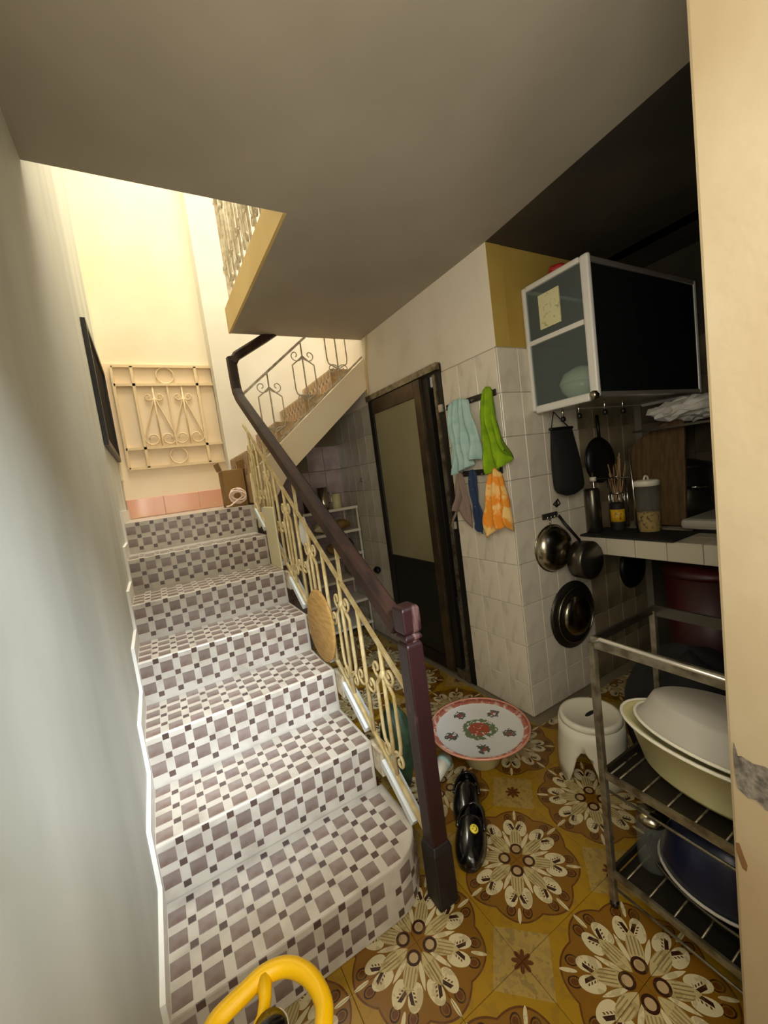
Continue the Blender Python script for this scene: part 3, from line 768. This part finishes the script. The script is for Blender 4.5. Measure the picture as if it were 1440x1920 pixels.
# white stool
SX, SY, SH, SR = 1.645, -.015, .255, .125
t = thing('plastic_stool', (SX, SY, 0), 'white round plastic stool with a slot in its seat', 'stool')
def stool_wall():
    mb = MB(); n = 48; v = []; fs = []
    prof = [(1.0, SH-.022), (1.03, SH*.72), (1.06, SH*.5), (1.12, SH*.2), (1.16, 0)]
    def keep(a): return math.cos(2*(a-.35))  # two arches per axis
    for k in range(n):
        a = 2*PI*k/n; arch = max(0, math.cos(4*(a-.35)))**.6
        zmin = SH*.60*arch if arch > .2 else 0
        for fr, z in prof:
            zz = max(z, zmin) if z < SH*.75 else z
            f = 1.0+.16*(1-(zz/SH)) if zz < SH-.02 else 1.0
            v.append((SX+SR*f*math.cos(a), SY+SR*f*math.sin(a), zz))
    m_ = len(prof)
    for k in range(n):
        j = (k+1) % n
        for i in range(m_-1): fs.append((k*m_+i, k*m_+i+1, j*m_+i+1, j*m_+i))
    return mb.add(v, fs, True)
stool_wall().build('legs', 'plastic_white', t, solid=.005)
MB().lathe([(SR*1.0, -.024), (SR*1.0, -.008), (SR*.96, -.001), (SR*.86, 0), (SR*.82, -.005), (0, -.006)], (SX, SY, SH), 40).build('seat', 'plastic_white', t)
MB().prism([(SX+.032*math.cos(a)*1.0, SY+.010*math.sin(a)) for a in [2*PI*k/16 for k in range(16)]], 'z', SH-.0065, SH-.0045).build('slot', 'dark_void', t)
# clogs
def clog(cx, cy, rot, label, smile, tilt=0., z=0.0):
    t = thing('rubber_clog', (cx, cy, z), label, 'clog', 'black rubber clogs by the newel')
    Mx = Matrix.Translation((cx, cy, z)) @ Matrix.Rotation(rot, 4, 'Z') @ Matrix.Rotation(tilt, 4, 'X')
    L = .25
    hw = lambda s: .040+.016*math.sin(min(max((s-.1)/.9, 0), 1)*PI*.62)
    def outline(sc=1.):
        p = []
        for k in range(41):
            a = 2*PI*k/40; s = .5+.5*math.cos(a)
            p.append(((s-.5)*L*sc, math.copysign(abs(math.sin(a))**.8, math.sin(a))*hw(s)*sc*1.06))
        return p[:-1]
    MB().prism(outline(), 'z', 0, .024).xf(Mx).build('sole', 'rubber_black', t, bevel=.006)
    def fn(u, v):
        s = .42+.58*u; a = PI*v
        taper = math.sqrt(max(1-max((s-.45)/.55, 0)**2.6, 0.))
        w = hw(s)*1.0*max(taper, .02)**.8; h = (.075-.035*max(s-.45, 0)/.55)*max(taper, .02)**.6
        return ((s-.5)*L*.99, w*math.cos(a), .018+h*math.sin(a)**.75)
    MB().grid(fn, 16, 16).xf(Mx).build('upper', 'rubber_black', t, solid=.004)
    def fn2(u, v):
        s = u; a = PI*(.5+u); return (-.015+(-L*.48+.015)*math.sin(PI*u)**.6, .046*math.cos(PI*u), .02+.035*v)
    MB().grid(fn2, 20, 4).xf(Mx).build('heel_wall', 'rubber_black', t, solid=.005)
    MB().tube([(.005-(L*.46)*math.sin(PI*k/14)*.9, .05*math.cos(PI*k/14), .058+.012*math.sin(PI*k/14)) for k in range(15)], .006, 6).xf(Mx).build('strap', 'rubber_black', t)
    if smile:
        B = Mx @ Matrix.Translation((.030, .018, .082)) @ Matrix.Rotation(-.35, 4, 'X') @ Matrix.Rotation(.30, 4, 'Y')
        c = MB().lathe([(0, 0), (.0145, 0), (.0155, .002), (.014, .005), (0, .0055)], (0, 0, 0), 24).xf(B).build('smiley_charm', 'smiley_yellow', t)
        c['label'] = 'round yellow smiley charm'
        up_ = Matrix.Rotation(-rot+0.5, 4, 'Z')
        for ex in (-.005, .005): MB().lathe([(0, 0), (.0018, 0), (.0018, .0007), (0, .0008)], (ex, .004, .0053), 8).xf(B @ up_).build('eye', 'rubber_black', c)
        MB().tube([(.0085*math.cos(a), .0085*math.sin(a), .0055) for a in [PI+.35+(PI-.7)*k/8 for k in range(9)]], .0009, 5).xf(B @ up_).build('mouth', 'rubber_black', c)
clog(.985, .040, .72+PI, 'black rubber clog with a yellow smiley charm beside the newel post', True)
clog(1.080, .172, .80+PI, 'plain black rubber clog behind the one with the smiley charm', False)
# ride-on toy steering wheel
t = thing('ride_on_tricycle', (.19, -.62, 0), 'yellow plastic ride-on toy, its handle loop at the bottom edge', 'toy')
WZ = .62
MB().tube(smooth([(.085, -.50, WZ), (.114, -.467, WZ), (.13, -.455, WZ), (.17, -.446, WZ), (.2, -.441, WZ), (.234, -.452, WZ), (.258, -.482, WZ), (.267, -.518, WZ), (.262, -.545, WZ), (.24, -.575, WZ), (.19, -.59, WZ), (.13, -.575, WZ), (.095, -.54, WZ)], True), .0135, 12, True).build('handle_loop', 'plastic_yellow', t)
MB().tube([(.199, -.443, WZ), (.194, -.472, WZ-.002), (.186, -.49, WZ-.004), (.172, -.505, WZ-.008)], [.013, .0095, .0095, .012], 10).build('spoke', 'plastic_yellow', t)
MB().tube([(.19, -.59, WZ), (.188, -.56, WZ-.004), (.186, -.53, WZ-.008)], .010, 10).build('spoke', 'plastic_yellow', t)
MB().lathe([(0, -.03), (.024, -.025), (.026, .0), (.022, .010), (0, .016)], (.19, -.517, WZ), 24).build('hub', 'rubber_black', t)
MB().tube([(.19+.0262*math.cos(2*PI*k/28), -.517+.0262*math.sin(2*PI*k/28), WZ+.001) for k in range(28)], .0015, 6, True).build('hub_ring', 'aluminium', t)
MB().tube([(.19, -.525, WZ-.02), (.19, -.66, .16)], .016, 10).build('column', 'plastic_yellow', t)
def wheel(c, r, w):
    MB().lathe([(r*.35, -w/2), (r*.9, -w/2), (r, -w/4), (r, w/4), (r*.9, w/2), (r*.35, w/2)], (0, 0, 0), 28).xf(Matrix.Translation(c) @ Matrix.Rotation(PI/2, 4, 'Y')).build('wheel', 'rubber_black', t)
wheel((.19, -.66, .10), .10, .035); wheel((.10, -1.15, .07), .07, .03); wheel((.28, -1.15, .07), .07, .03)
MB().tube([(.19, -.66, .18), (.19, -.8, .22), (.19, -1.1, .12)], .018, 10).build('frame', 'plastic_yellow', t)
MB().tube([(.09, -1.15, .07), (.29, -1.15, .07)], .01, 8).build('axle', 'worn_metal', t)
MB().lathe([(0, 0), (.07, 0), (.085, .02), (.06, .035), (0, .03)], (.19, -.95, .19), 24).build('seat', 'plastic_yellow', t)

# ------------------------------------------------------------------ trolley rack in the kitchen opening
t = thing('metal_rack', (1.33, -.66, 0), 'worn metal kitchen trolley rack beside the plastered wall end', 'rack')
RX0, RX1, RY0, RY1 = 1.178, 1.50, -.95, -.38
for x in (RX0, RX1):
    for y in (RY0, RY1): MB().beam((x, y, 0.0), (x, y, .835), .018, .018, (0, 1, 0)).build('post', 'worn_metal', t, bevel=.002)
for zz in (.10, .42, .825):
    hh = .022
    for x in (RX0, RX1): MB().beam((x, RY0, zz+.012), (x, RY1, zz+.012), .008, hh+(.012 if zz > .8 else 0)).build('rail', 'worn_metal' if x == RX0 else 'steel_dark', t)
    for y in (RY0, RY1): MB().beam((RX0, y, zz+.012), (RX1, y, zz+.012), .008, hh).build('rail', 'steel_dark', t)
    if zz < .8:
        for x in (RX0, RX1): MB().tube([(x, RY0, zz-.035), (x, RY1, zz-.035)], .004, 6).build('wire', 'worn_metal', t)
        MB().box(RX0+.006, RX1-.006, RY0+.006, RY1-.006, zz-.006, zz-.003).build('shelf_plate', 'steel_dark', t)  # dark sheet added to hide the bright floor seen through the wires
        for k in range(9):
            y = RY0+(RY1-RY0)*(k+.5)/9; MB().tube([(RX0, y, zz), (RX1, y, zz)], .003, 6).build('wire', 'worn_metal', t)
MB().tube([(RX0-.004, RY0+.03, .84), (RX0-.004, RY1-.03, .852), (RX0-.004, RY1-.008, .84)], .006, 8).build('top_bar', 'aluminium', t)
for y in (RY0, RY1): MB().lathe([(.012, 0), (.014, .01), (.011, .02)], (RX0, y, 0), 10).build('foot', 'rubber_black', t)
def tub(name, c, m, label, flip, sx=.12, sy=.235, h=.10, cat='basin', group=None, tilt=0.):
    t_ = thing(name, c, label, cat, group)
    Mx = Matrix.Translation(c) @ Matrix.Rotation(tilt, 4, 'X') @ (Matrix.Rotation(PI, 4, 'X') if flip else Matrix.Identity(4))
    MB().lathe([(0, .0), (.74, 0), (.80, .1*h), (.97, h), (1.04, h), (1.04, h*1.04), (.95, h*1.02), (.77, .12*h), (.72, .04*h), (0, .04*h)], (0, 0, 0), 40, sx, sy).xf(Mx).build('shell', m, t_)
    MB().tube([(1.03*sx*math.cos(2*PI*k/40), 1.03*sy*math.sin(2*PI*k/40), h*1.02) for k in range(40)], .005, 6, True).xf(Mx).build('rim', 'plastic_white' if m != 'steel_dark' else m, t_)
tub('oval_basin', (1.338, -.615, .445), 'plastic_cream', 'cream yellow oval basin on the middle shelf of the rack', False, .125, .245, .13, group='oval basins on the rack')
tub('oval_basin', (1.345, -.625, .663), 'plastic_grey', 'greyish oval basin turned over the cream one on the rack', True, .114, .22, .075, group='oval basins on the rack')
tub('oval_basin', (1.345, -.635, .10), 'steel_dark', 'dark metal oval pan on the bottom shelf of the rack', False, .12, .22, .06, group='oval basins on the rack')
t = thing('blue_bowl', (1.40, -.60, .12), 'deep blue plastic bowl turned down on the bottom shelf', 'bowl')
MB().lathe([(.155, 0), (.15, .03), (.12, .11), (.08, .155), (.05, .16), (0, .16)], (1.345, -.60, .175), 36, .8, 1).build('shell', 'plastic_blue', t)
MB().tube([(1.345+.8*.155*math.cos(2*PI*k/36), -.60+.155*math.sin(2*PI*k/36), .176) for k in range(36)], .005, 6, True).build('rim', 'plastic_grey', t)
t = thing('glass_jar', (1.30, -.44, .115), 'clear jar standing at the far end of the bottom shelf', 'jar')
MB().lathe([(.04, 0), (.045, .01), (.045, .13), (.035, .145)], (1.30, -.44, .113), 24).build('body', 'jar_glass', t)
MB().lathe([(.038, .145), (.038, .165), (0, .168)], (1.30, -.44, .113), 24).build('lid', 'steel', t)

# ------------------------------------------------------------------ kitchen counter and what stands on it
ct = thing('counter', (2.6, -.4, 0), 'white tiled kitchen counter slab along the side wall', 'counter')
CX, CZ = 2.25, .885
MB().box(CX+.008, 2.98, -1.5, YC-.008, CZ-.095, CZ-.006).build('slab', 'light_grout', ct)
tmc = tile_mesh(.15, .095, .008, 'counter_tile', 'x', .003)
for k in range(12): inst('tile', tmc, (CX+.008, YC-.008-.15*(k+.5), CZ-.0475), ct)
tmt = tile_mesh(.1455, .15, .008, 'counter_tile', 'z', .003)
for k in range(12):
    for j in range(5): inst('tile', tmt, (CX+.001+.1455*(j+.5), YC-.008-.15*(k+.5), CZ-.007), ct)
MB().box(2.3, 2.95, -1.2, -1.1, 0, CZ-.095).build('pier', 'light_grout', ct)
tag(MB().box(CX-.01, CX+.24, -.10, YC-.012, CZ+.001, CZ+.012).build('counter_mat', 'mat_dark', bevel=.003), 'dark mat along the counter edge', 'mat')
t = thing('red_bin', (2.5, -.13, 0), 'dark red plastic bin under the kitchen counter', 'bin')
MB().lathe([(.15, 0), (.16, .01), (.185, .70), (.178, .70), (.152, .02), (0, .02)], (2.47, -.14, 0), 36).build('body', 'plastic_red', t)
MB().lathe([(.19, .70), (.192, .715), (.18, .74), (.10, .752), (0, .755)], (2.47, -.14, 0), 36).build('lid', 'plastic_red', t)
o = lump((1.88, -.30, .27), .25, '', '', (.85, .95, 1.08), .07, 31).build('black_sack', 'mesh_black'); tag(o, 'black sack standing on the floor behind the metal rack', 'sack')
t = thing('black_skillet', (2.72, YC-.05, .45), 'black skillet hung on the kitchen wall below the counter', 'pan'); t_sk = t
# hanging steelware on the kitchen wall
t = thing('wok', (2.0, YC-.06, .72), 'shiny steel bowl hung on the kitchen wall below the mesh bag', 'bowl')
def dish(c, r, dep, m, rot, nm, t_, rim=True):
    Mx = Matrix.Translation(c) @ Matrix.Rotation(rot, 4, 'Z') @ Matrix.Rotation(PI/2, 4, 'X')
    MB().lathe([(r*math.cos(a), dep*math.sin(a)) for a in [PI/2*k/12 for k in range(13)]], (0, 0, 0), 36).xf(Mx).build(nm, m, t_)
    if rim: MB().tube([(r*math.cos(2*PI*k/36), r*math.sin(2*PI*k/36), 0) for k in range(36)], .005, 6, True).xf(Mx).build('rim', m, t_)
dish((1.99, YC-.022, .87), .125, .075, 'steel', -.1, 'shell', t)
MB().tube([(1.99, YC-.02, .99), (1.99, YC-.02, 1.03)], .005, 6).build('loop', 'steel', t)
t = thing('saucepan', (2.13, YC-.12, .72), 'dark saucepan hung in front of the shiny steel bowl', 'pan')
Mx = Matrix.Translation((2.085, YC-.105, .80)) @ Matrix.Rotation(PI/2, 4, 'X')
MB().lathe([(.10, 0), (.10, .07), (.092, .08), (0, .082)], (0, 0, 0), 30).xf(Mx).build('body', 'steel_dark', t)
MB().tube([(2.085, YC-.12, .90), (2.06, YC-.06, .99), (2.05, YC-.03, 1.04)], .008, 8).build('handle', 'iron_black', t)
t = thing('steel_basin', (2.11, YC-.05, .29), 'large round steel basin hung low on the kitchen wall', 'basin')
dish((2.11, YC-.02, .465), .185, .03, 'steel_dark', 0, 'plate', t)
dish((2.11, YC-.045, .465), .115, .045, 'steel', 0, 'dome', t, False)
MB().tube([(2.11+.15*math.cos(2*PI*k/36), YC-.042, .465+.15*math.sin(2*PI*k/36)) for k in range(36)], .005, 6, True).build('ring', 'steel', t)
t = thing('hook_rack', (2.0, YC-.02, 1.0), 'small dark hook rack above the hanging steel bowl', 'hook rack')
MB().box(1.945, 2.06, YC-.018, YC-.008, 1.03, 1.06).build('strip', 'hook_strip', t)
for k in range(4): MB().tube([(1.96+.028*k, YC-.018, 1.045), (1.96+.028*k, YC-.03, 1.035), (1.96+.028*k, YC-.034, 1.045)], .003, 6).build('hook', 'chrome', t)
t = thing('wall_clip', (2.06, YC-.02, 1.09), 'small black clip on the tiles under the mesh bag', 'clip')
MB().tube([(2.04, YC-.012, 1.10), (2.07, YC-.02, 1.125), (2.085, YC-.02, 1.10), (2.06, YC-.015, 1.085)], .004, 6, True).build('wire', 'iron_black', t)
MB().box(2.05, 2.075, YC-.014, YC-.008, 1.09, 1.115).build('plate', 'chrome', t)
dish((2.72, YC-.02, .60), .13, .045, 'iron_black', 0, 'pan', t_sk)
MB().tube([(2.72, YC-.03, .72), (2.70, YC-.025, .785)], .010, 8).build('handle', 'iron_black', t_sk)
# mesh bag
t = thing('mesh_bag', (2.08, YC-.05, 1.15), 'black mesh bag hanging under the wall cabinet', 'bag')
def fn(u, v):
    a = 2*PI*u; w = .085+.035*v**.7; d = .012+.035*math.sin(min(v*1.1, 1)*PI*.7)
    if v > .85: w *= math.sqrt(max(1-((v-.85)/.15)**2*.9, .05)); d *= math.sqrt(max(1-((v-.85)/.15)**2*.95, .03))
    return (2.10+.03*v+w*math.cos(a), YC-.058+d*math.sin(a), 1.50-.36*v)
MB().grid(fn, 28, 16).build('sack', 'mesh_black', t)
MB().tube([(2.10+.088*math.cos(2*PI*k/24), YC-.058+.016*math.sin(2*PI*k/24), 1.50) for k in range(24)], .008, 6, True).build('band', 'iron_black', t)
MB().tube([(2.02, YC-.058, 1.50), (2.06, YC-.05, 1.59), (2.16, YC-.058, 1.505)], .003, 6).build('cord', 'iron_black', t)
# wall cabinet
cb = thing('wall_cabinet', (2.4, .21, 1.60), 'aluminium framed wall cabinet with grey glass sides', 'cabinet')
KX0, KX1, KY0, KY1, KZ0, KZ1 = 1.945, 2.95, .035, YC-.008, 1.60, 2.215
fw = .026
m = 'cabinet_frame'
for (x, y) in ((KX0, KY0), (KX0, KY1-fw), (KX1-fw, KY0), (KX1-fw, KY1-fw)):
    e = .018 if (x == KX0 and y == KY0) else 0
    MB().box(x, x+fw, y-e, y+fw, KZ0, KZ1).build('upright', m, cb, bevel=.010)
for z in (KZ0, KZ1-fw):
    for x in (KX0, KX1-fw): MB().box(x-.002, x+fw, KY0+fw, KY1-fw, z-(.012 if z == KZ0 else 0), z+fw).build('side_rail', m, cb, bevel=.008)
    for y in (KY0, KY1-fw): MB().box(KX0+fw, KX1-fw, y, y+fw, z, z+fw).build('long_rail', m if y > .2 else 'aluminium', cb, bevel=.006)
MB().box(KX0, KX0+.02, KY0+fw, KY1-fw, 1.925, 1.947).build('mid_rail', m, cb)
MB().box(KX0+.02, KX1-fw, KY0+fw, KY1-fw, 1.928, 1.94).build('shelf', 'cabinet_back', cb)
MB().box(KX0+.02, KX1-.02, KY0+.02, KY1-.02, KZ0+.004, KZ0+.012).build('floor_panel', 'aluminium', cb)
MB().box(KX0+.02, KX1-.02, KY0+.02, KY1-.02, KZ1-.012, KZ1-.004).build('top_panel', 'cabinet_back', cb)
MB().box(KX0+.02, KX1-.02, KY1-.01, KY1-.004, KZ0+.02, KZ1-.02).build('back_panel', 'cabinet_back', cb)
MB().box(KX0+.008, KX0+.012, KY0+fw, KY1-fw, 1.947, KZ1-fw).build('glass_pane', 'cabinet_glass', cb)
MB().box(KX0+.008, KX0+.012, KY0+fw, KY1-fw, KZ0+fw, 1.925).build('glass_pane', 'cabinet_glass', cb)
MB().box(KX0+fw, KX1-fw, KY0+.008, KY0+.012, KZ0+fw, KZ1-fw).build('front_glass', 'cabinet_glass_shaded', cb)
MB().box(KX1-.012, KX1-.008, KY0+fw, KY1-fw, KZ0+fw, KZ1-fw).build('end_panel', 'cabinet_back', cb)
for p in ((KX0+.004, KY0+.004, KZ0+.01), ): MB().lathe([(0, -.022), (.016, -.016), (.022, 0), (.016, .016), (0, .022)], p, 14).build('corner_cap', 'steel', cb)
pp = MB().box(KX0-.0005, KX0+.006, .17, .285, 1.98, 2.14).build('paper_note', 'paper'); tag(pp, 'pale yellow printed paper stuck on the cabinet glass', 'paper')
for i, (x, y, z, rr, h, lab) in enumerate(((2.06, .17, 1.613, .10, .085, 'white china bowl inside the cabinet, right behind the glass'), (2.26, .2, 1.613, .08, .065, 'white china bowl deeper inside the cabinet'))):
    t = thing('china_bowl', (x, y, z), lab, 'bowl', 'bowls in the cabinet')
    MB().lathe([(rr*.5, 0), (rr*.52, .008), (rr*.9, h*.6), (rr, h), (rr*.97, h), (rr*.85, h*.6), (0, .012)], (x, y, z), 28).build('shell', 'white_china', t)
    MB().lathe([(rr, h), (rr*1.02, h+.004), (rr*.8, h+.05), (rr*.3, h+.075), (0, h+.078)], (x, y, z), 28).build('cover', 'white_china', t)
o = lump((2.02, .22, KZ1+.028), .03, '', '', (1.2, 1.3, .8), .1, 9).build('red_bundle', 'red_plastic'); tag(o, 'small red bundle on top of the wall cabinet', 'bundle')
for k, (x, y) in enumerate(((2.02, .26), (2.02, .17), (2.1, .09), (2.25, .09))):
    t = thing('cabinet_hook', (x, y, 1.53), 'steel hook with black tip under the cabinet', 'hook', 'hooks under the cabinet')
    MB().tube([(x, y, 1.602), (x, y, 1.545)], .004, 6).build('stem', 'chrome', t)
    MB().lathe([(0, 0), (.012, .004), (.013, .018), (.008, .026), (0, .027)], (x, y, 1.524), 12).build('tip', 'iron_black', t)
# counter clutter
def cyl(name, c, prof, m, label, cat, extra=None, group=None, n=28):
    t_ = thing(name, c, label, cat, group); MB().lathe(prof, c, n).build('body', m, t_)
    for nm, pr, mm in (extra or []): MB().lathe(pr, c, n).build(nm, mm, t_)
    return t_
zc_ = CZ+.013
t = cyl('storage_jar', (2.42, .095, zc_), [(.052, 0), (.056, .006), (.056, .235), (.05, .25)], 'jar_glass', 'tall clear jar half full of peanuts with white lid', 'jar',
        [('filling', [(.05, .004), (.053, .01), (.053, .105), (0, .11)], 'peanuts'), ('lid', [(.059, .245), (.06, .27), (.05, .276), (0, .278)], 'plastic_white')])
MB().tube([(2.42-.02+.02*math.cos(a), .095-.01, zc_+.278+.02*math.sin(a)) for a in [PI*k/8 for k in range(9)]], .005, 6).build('knob', 'plastic_white', t)
t = cyl('yellow_jar', (2.42, .26, zc_), [(.034, 0), (.036, .005), (.036, .15), (.03, .155)], 'mat_dark', 'dark jar with a yellow label on the counter', 'jar',
        [('label_band', [(.037, .05), (.037, .12)], 'yellow_label')])
t = thing('chopstick_holder', (2.48, .30, zc_), 'tall wire holder full of chopsticks', 'holder')
hx, hy = 2.52, .31
for z in (.20, .29): MB().tube([(hx+.05*math.cos(2*PI*k/20), hy+.05*math.sin(2*PI*k/20), zc_+z) for k in range(20)], .004, 6, True).build('ring', 'chrome', t)
for k in range(10): MB().tube([(hx+.05*math.cos(2*PI*k/10), hy+.05*math.sin(2*PI*k/10), zc_+.0), (hx+.05*math.cos(2*PI*k/10), hy+.05*math.sin(2*PI*k/10), zc_+.29)], .0025, 5).build('wire', 'chrome', t)
MB().lathe([(.05, 0), (.05, .008), (0, .008)], (hx, hy, zc_), 20).build('base', 'steel_dark', t)
rnd = random.Random(3)
for k in range(12):
    a = rnd.uniform(0, 6.28); b = a+rnd.uniform(2, 4); q = rnd.uniform(.01, .03)
    tag(MB().tube([(hx+q*math.cos(a), hy+q*math.sin(a), zc_+.012), (hx+.05*math.cos(b)*rnd.uniform(.6, 1.5), hy+.05*math.sin(b)*rnd.uniform(.6, 1.6), zc_+rnd.uniform(.36, .44))], .0035, 6).build('chopstick', 'bamboo'), 'bamboo chopstick standing in the wire holder', 'chopstick', 'chopsticks in the wire holder')
t = thing('drying_stand', (2.36, .2, zc_), 'chrome drying stand on the counter edge', 'stand')
for y in (.345, .125):
    MB().tube([(2.37, y, zc_), (2.37, y+.02, zc_+.45)], .006, 8).build('pole', 'chrome', t)
for z in (.30,): MB().tube([(2.37, .36, zc_+z), (2.37, .14, zc_+z)], .004, 6).build('crossbar', 'steel_dark', t)
MB().lathe([(.018, -.012), (.018, .012)], (2.37, .358, zc_+.30), 12).build('joint', 'plastic_white', t)
cyl('steel_pot', (2.86, .31, zc_), [(.065, 0), (.07, .006), (.07, .34), (.063, .34), (.06, .01), (0, .01)], 'steel_dark', 'tall dark steel pot behind the chopsticks', 'pot')
cyl('steel_canister', (2.33, .345, zc_), [(.035, 0), (.04, .006), (.04, .24), (.034, .25), (0, .252)], 'steel_dark', 'steel canister in the corner of the counter', 'canister')
t = thing('cutting_board', (2.60, .15, zc_), 'brown wooden chopping board leaning on the counter wall', 'board')
MB().prism([(-.15, 0), (.12, 0), (.13, .44), (.08, .49), (-.10, .585), (-.15, .56)], 'x', -.011, .011).xf(Matrix.Translation((2.60, .15, zc_+.003)) @ Matrix.Rotation(.09, 4, 'Y')).build('board', 'board_wood', t, bevel=.003)
t = thing('black_wok', (2.46, YC-.06, 1.2), 'black frying pan hung on the wall above the counter', 'pan')
dish((2.47, YC-.02, 1.30), .13, .05, 'iron_black', 0, 'pan', t)
MB().tube([(2.47, YC-.03, 1.42), (2.47, YC-.025, 1.56)], .009, 8).build('handle', 'iron_black', t)
t = cyl('stock_pot', (2.81, .10, zc_), [(.13, 0), (.14, .01), (.14, .30), (.132, .30), (.13, .02), (0, .02)], 'steel_dark', 'large dark stock pot at the right of the counter', 'pot',
        [('lid', [(.145, .30), (.14, .315), (.05, .345), (0, .347)], 'steel_dark')])
MB().tube([(2.81-.12, .03, zc_+.2), (2.81-.15, .0, zc_+.2), (2.81-.11, -.06, zc_+.2), (2.81-.07, -.03, zc_+.2)], .007, 6).build('handle', 'chrome', t)
fo = lump((2.68, -.03, 1.515), .14, '', '', (.9, 1.5, .40), .10, 12); rj = random.Random(4)
fo.v = [p+Vector((rj.uniform(-1, 1), rj.uniform(-1, 1), rj.uniform(-1, 1)))*.011 for p in fo.v]; fo.sm = [False]*len(fo.f)
o = fo.build('foil_bundle', 'foil'); tag(o, 'crumpled silver foil bundle under the wall cabinet', 'foil')
t = thing('upper_pot_shelf', (2.78, -.05, 1.40), 'thin metal wall shelf carrying the foil bundle', 'shelf')
MB().box(2.52, 2.98, -.35, .20, 1.425, 1.437).build('plate', 'steel_dark', t)
for y in (-.3, .15): MB().prism([(2.98, 1.30), (2.98, 1.425), (2.75, 1.425)], 'y', y-.006, y+.006).build('bracket', 'steel_dark', t)
t = thing('gas_stove', (2.62, -.30, CZ), 'low grey stove top at the near end of the counter', 'stove')
MB().box(2.46, 2.90, -.72, -.03, CZ+.022, CZ+.075).build('body', 'plastic_grey', t, bevel=.02)
MB().box(2.50, 2.86, -.68, -.07, CZ+.001, CZ+.03).build('base', 'iron_black', t)
for y in (-.22, -.52): MB().lathe([(.07, .075), (.07, .085), (.05, .09), (0, .088)], (2.68, y, CZ), 20).build('burner', 'iron_black', t)

# ------------------------------------------------------------------ shelf under the upper flight
t = thing('plastic_shelf', (1.47, 2.28, 0), 'white plastic shelf rack in the corner under the upper flight', 'shelf')
LX0, LX1, LY0, LY1 = 1.22, 1.705, 2.14, 2.425
levels = [.10, .315, .525, .735, .94, 1.14]
for x in (LX0, LX1):
    for y in (LY0, LY1): MB().tube([(x, y, 0), (x, y, 1.14)], .009, 8).build('upright', 'plastic_white', t)
for z in levels:
    MB().box(LX0, LX1, LY0, LY1, z-.006, z).build('shelf_plate', 'plastic_white', t)
    MB().beam((LX0-.008, LY0-.006, z-.004), (LX1+.008, LY0-.006, z-.004), .01, .022).build('lip', 'plastic_white', t)
for i, (x, rr, h, m, lab) in enumerate(((1.31, .05, .15, 'steel_dark', 'dull steel cup on the shelf top, left'), (1.44, .045, .20, 'steel', 'shiny steel mug on the shelf top'), (1.56, .04, .13, 'plastic_cream', 'cream tumbler on the shelf top by the mug'))):
    t_ = thing('mug', (x, 2.22, 1.14), lab, 'cup', 'cups on the plastic shelf')
    MB().lathe([(rr*.95, 0), (rr, .005), (rr, h), (rr*.93, h), (rr*.9, .01), (0, .01)], (x, 2.22, 1.141), 24).build('body', m, t_)
    if i == 1: MB().tube([(x+rr, 2.22, 1.29), (x+rr+.03, 2.21, 1.28), (x+rr+.03, 2.21, 1.21), (x+rr, 2.22, 1.20)], .005, 6).build('handle', m, t_)
for i, (x, z, m, sq, lab) in enumerate(((1.58, .99, 'cardboard', (1.3, 1, .6), 'brown paper packet on the upper plastic shelf'), (1.42, .99, 'cream_board', (1.2, 1, .6), 'cream packet on the upper plastic shelf'), (1.62, .79, 'cloth_blue', (.9, 1, .8), 'blue packet on the second plastic shelf'), (1.50, .785, 'cardboard', (1, 1, .7), 'brown packet on the second plastic shelf'), (1.64, .575, 'cloth_mauve', (.9, 1, .7), 'mauve bundle on the third plastic shelf'))):
    tag(lump((x, 2.26, z+.005), .07, '', '', sq, .1, 20+i).build('packet', m), lab, 'packet', 'packets on the plastic shelf')
# conduit at the wall corner by the upper flight
struct(MB().tube([(1.733, 1.63, 2.42), (1.732, 1.66, 2.30), (1.732, 1.70, 2.17), (1.733, 1.71, 2.05), (1.733, 1.712, 1.985)], .006, 8).build('trim_3', 'slab_edge'))
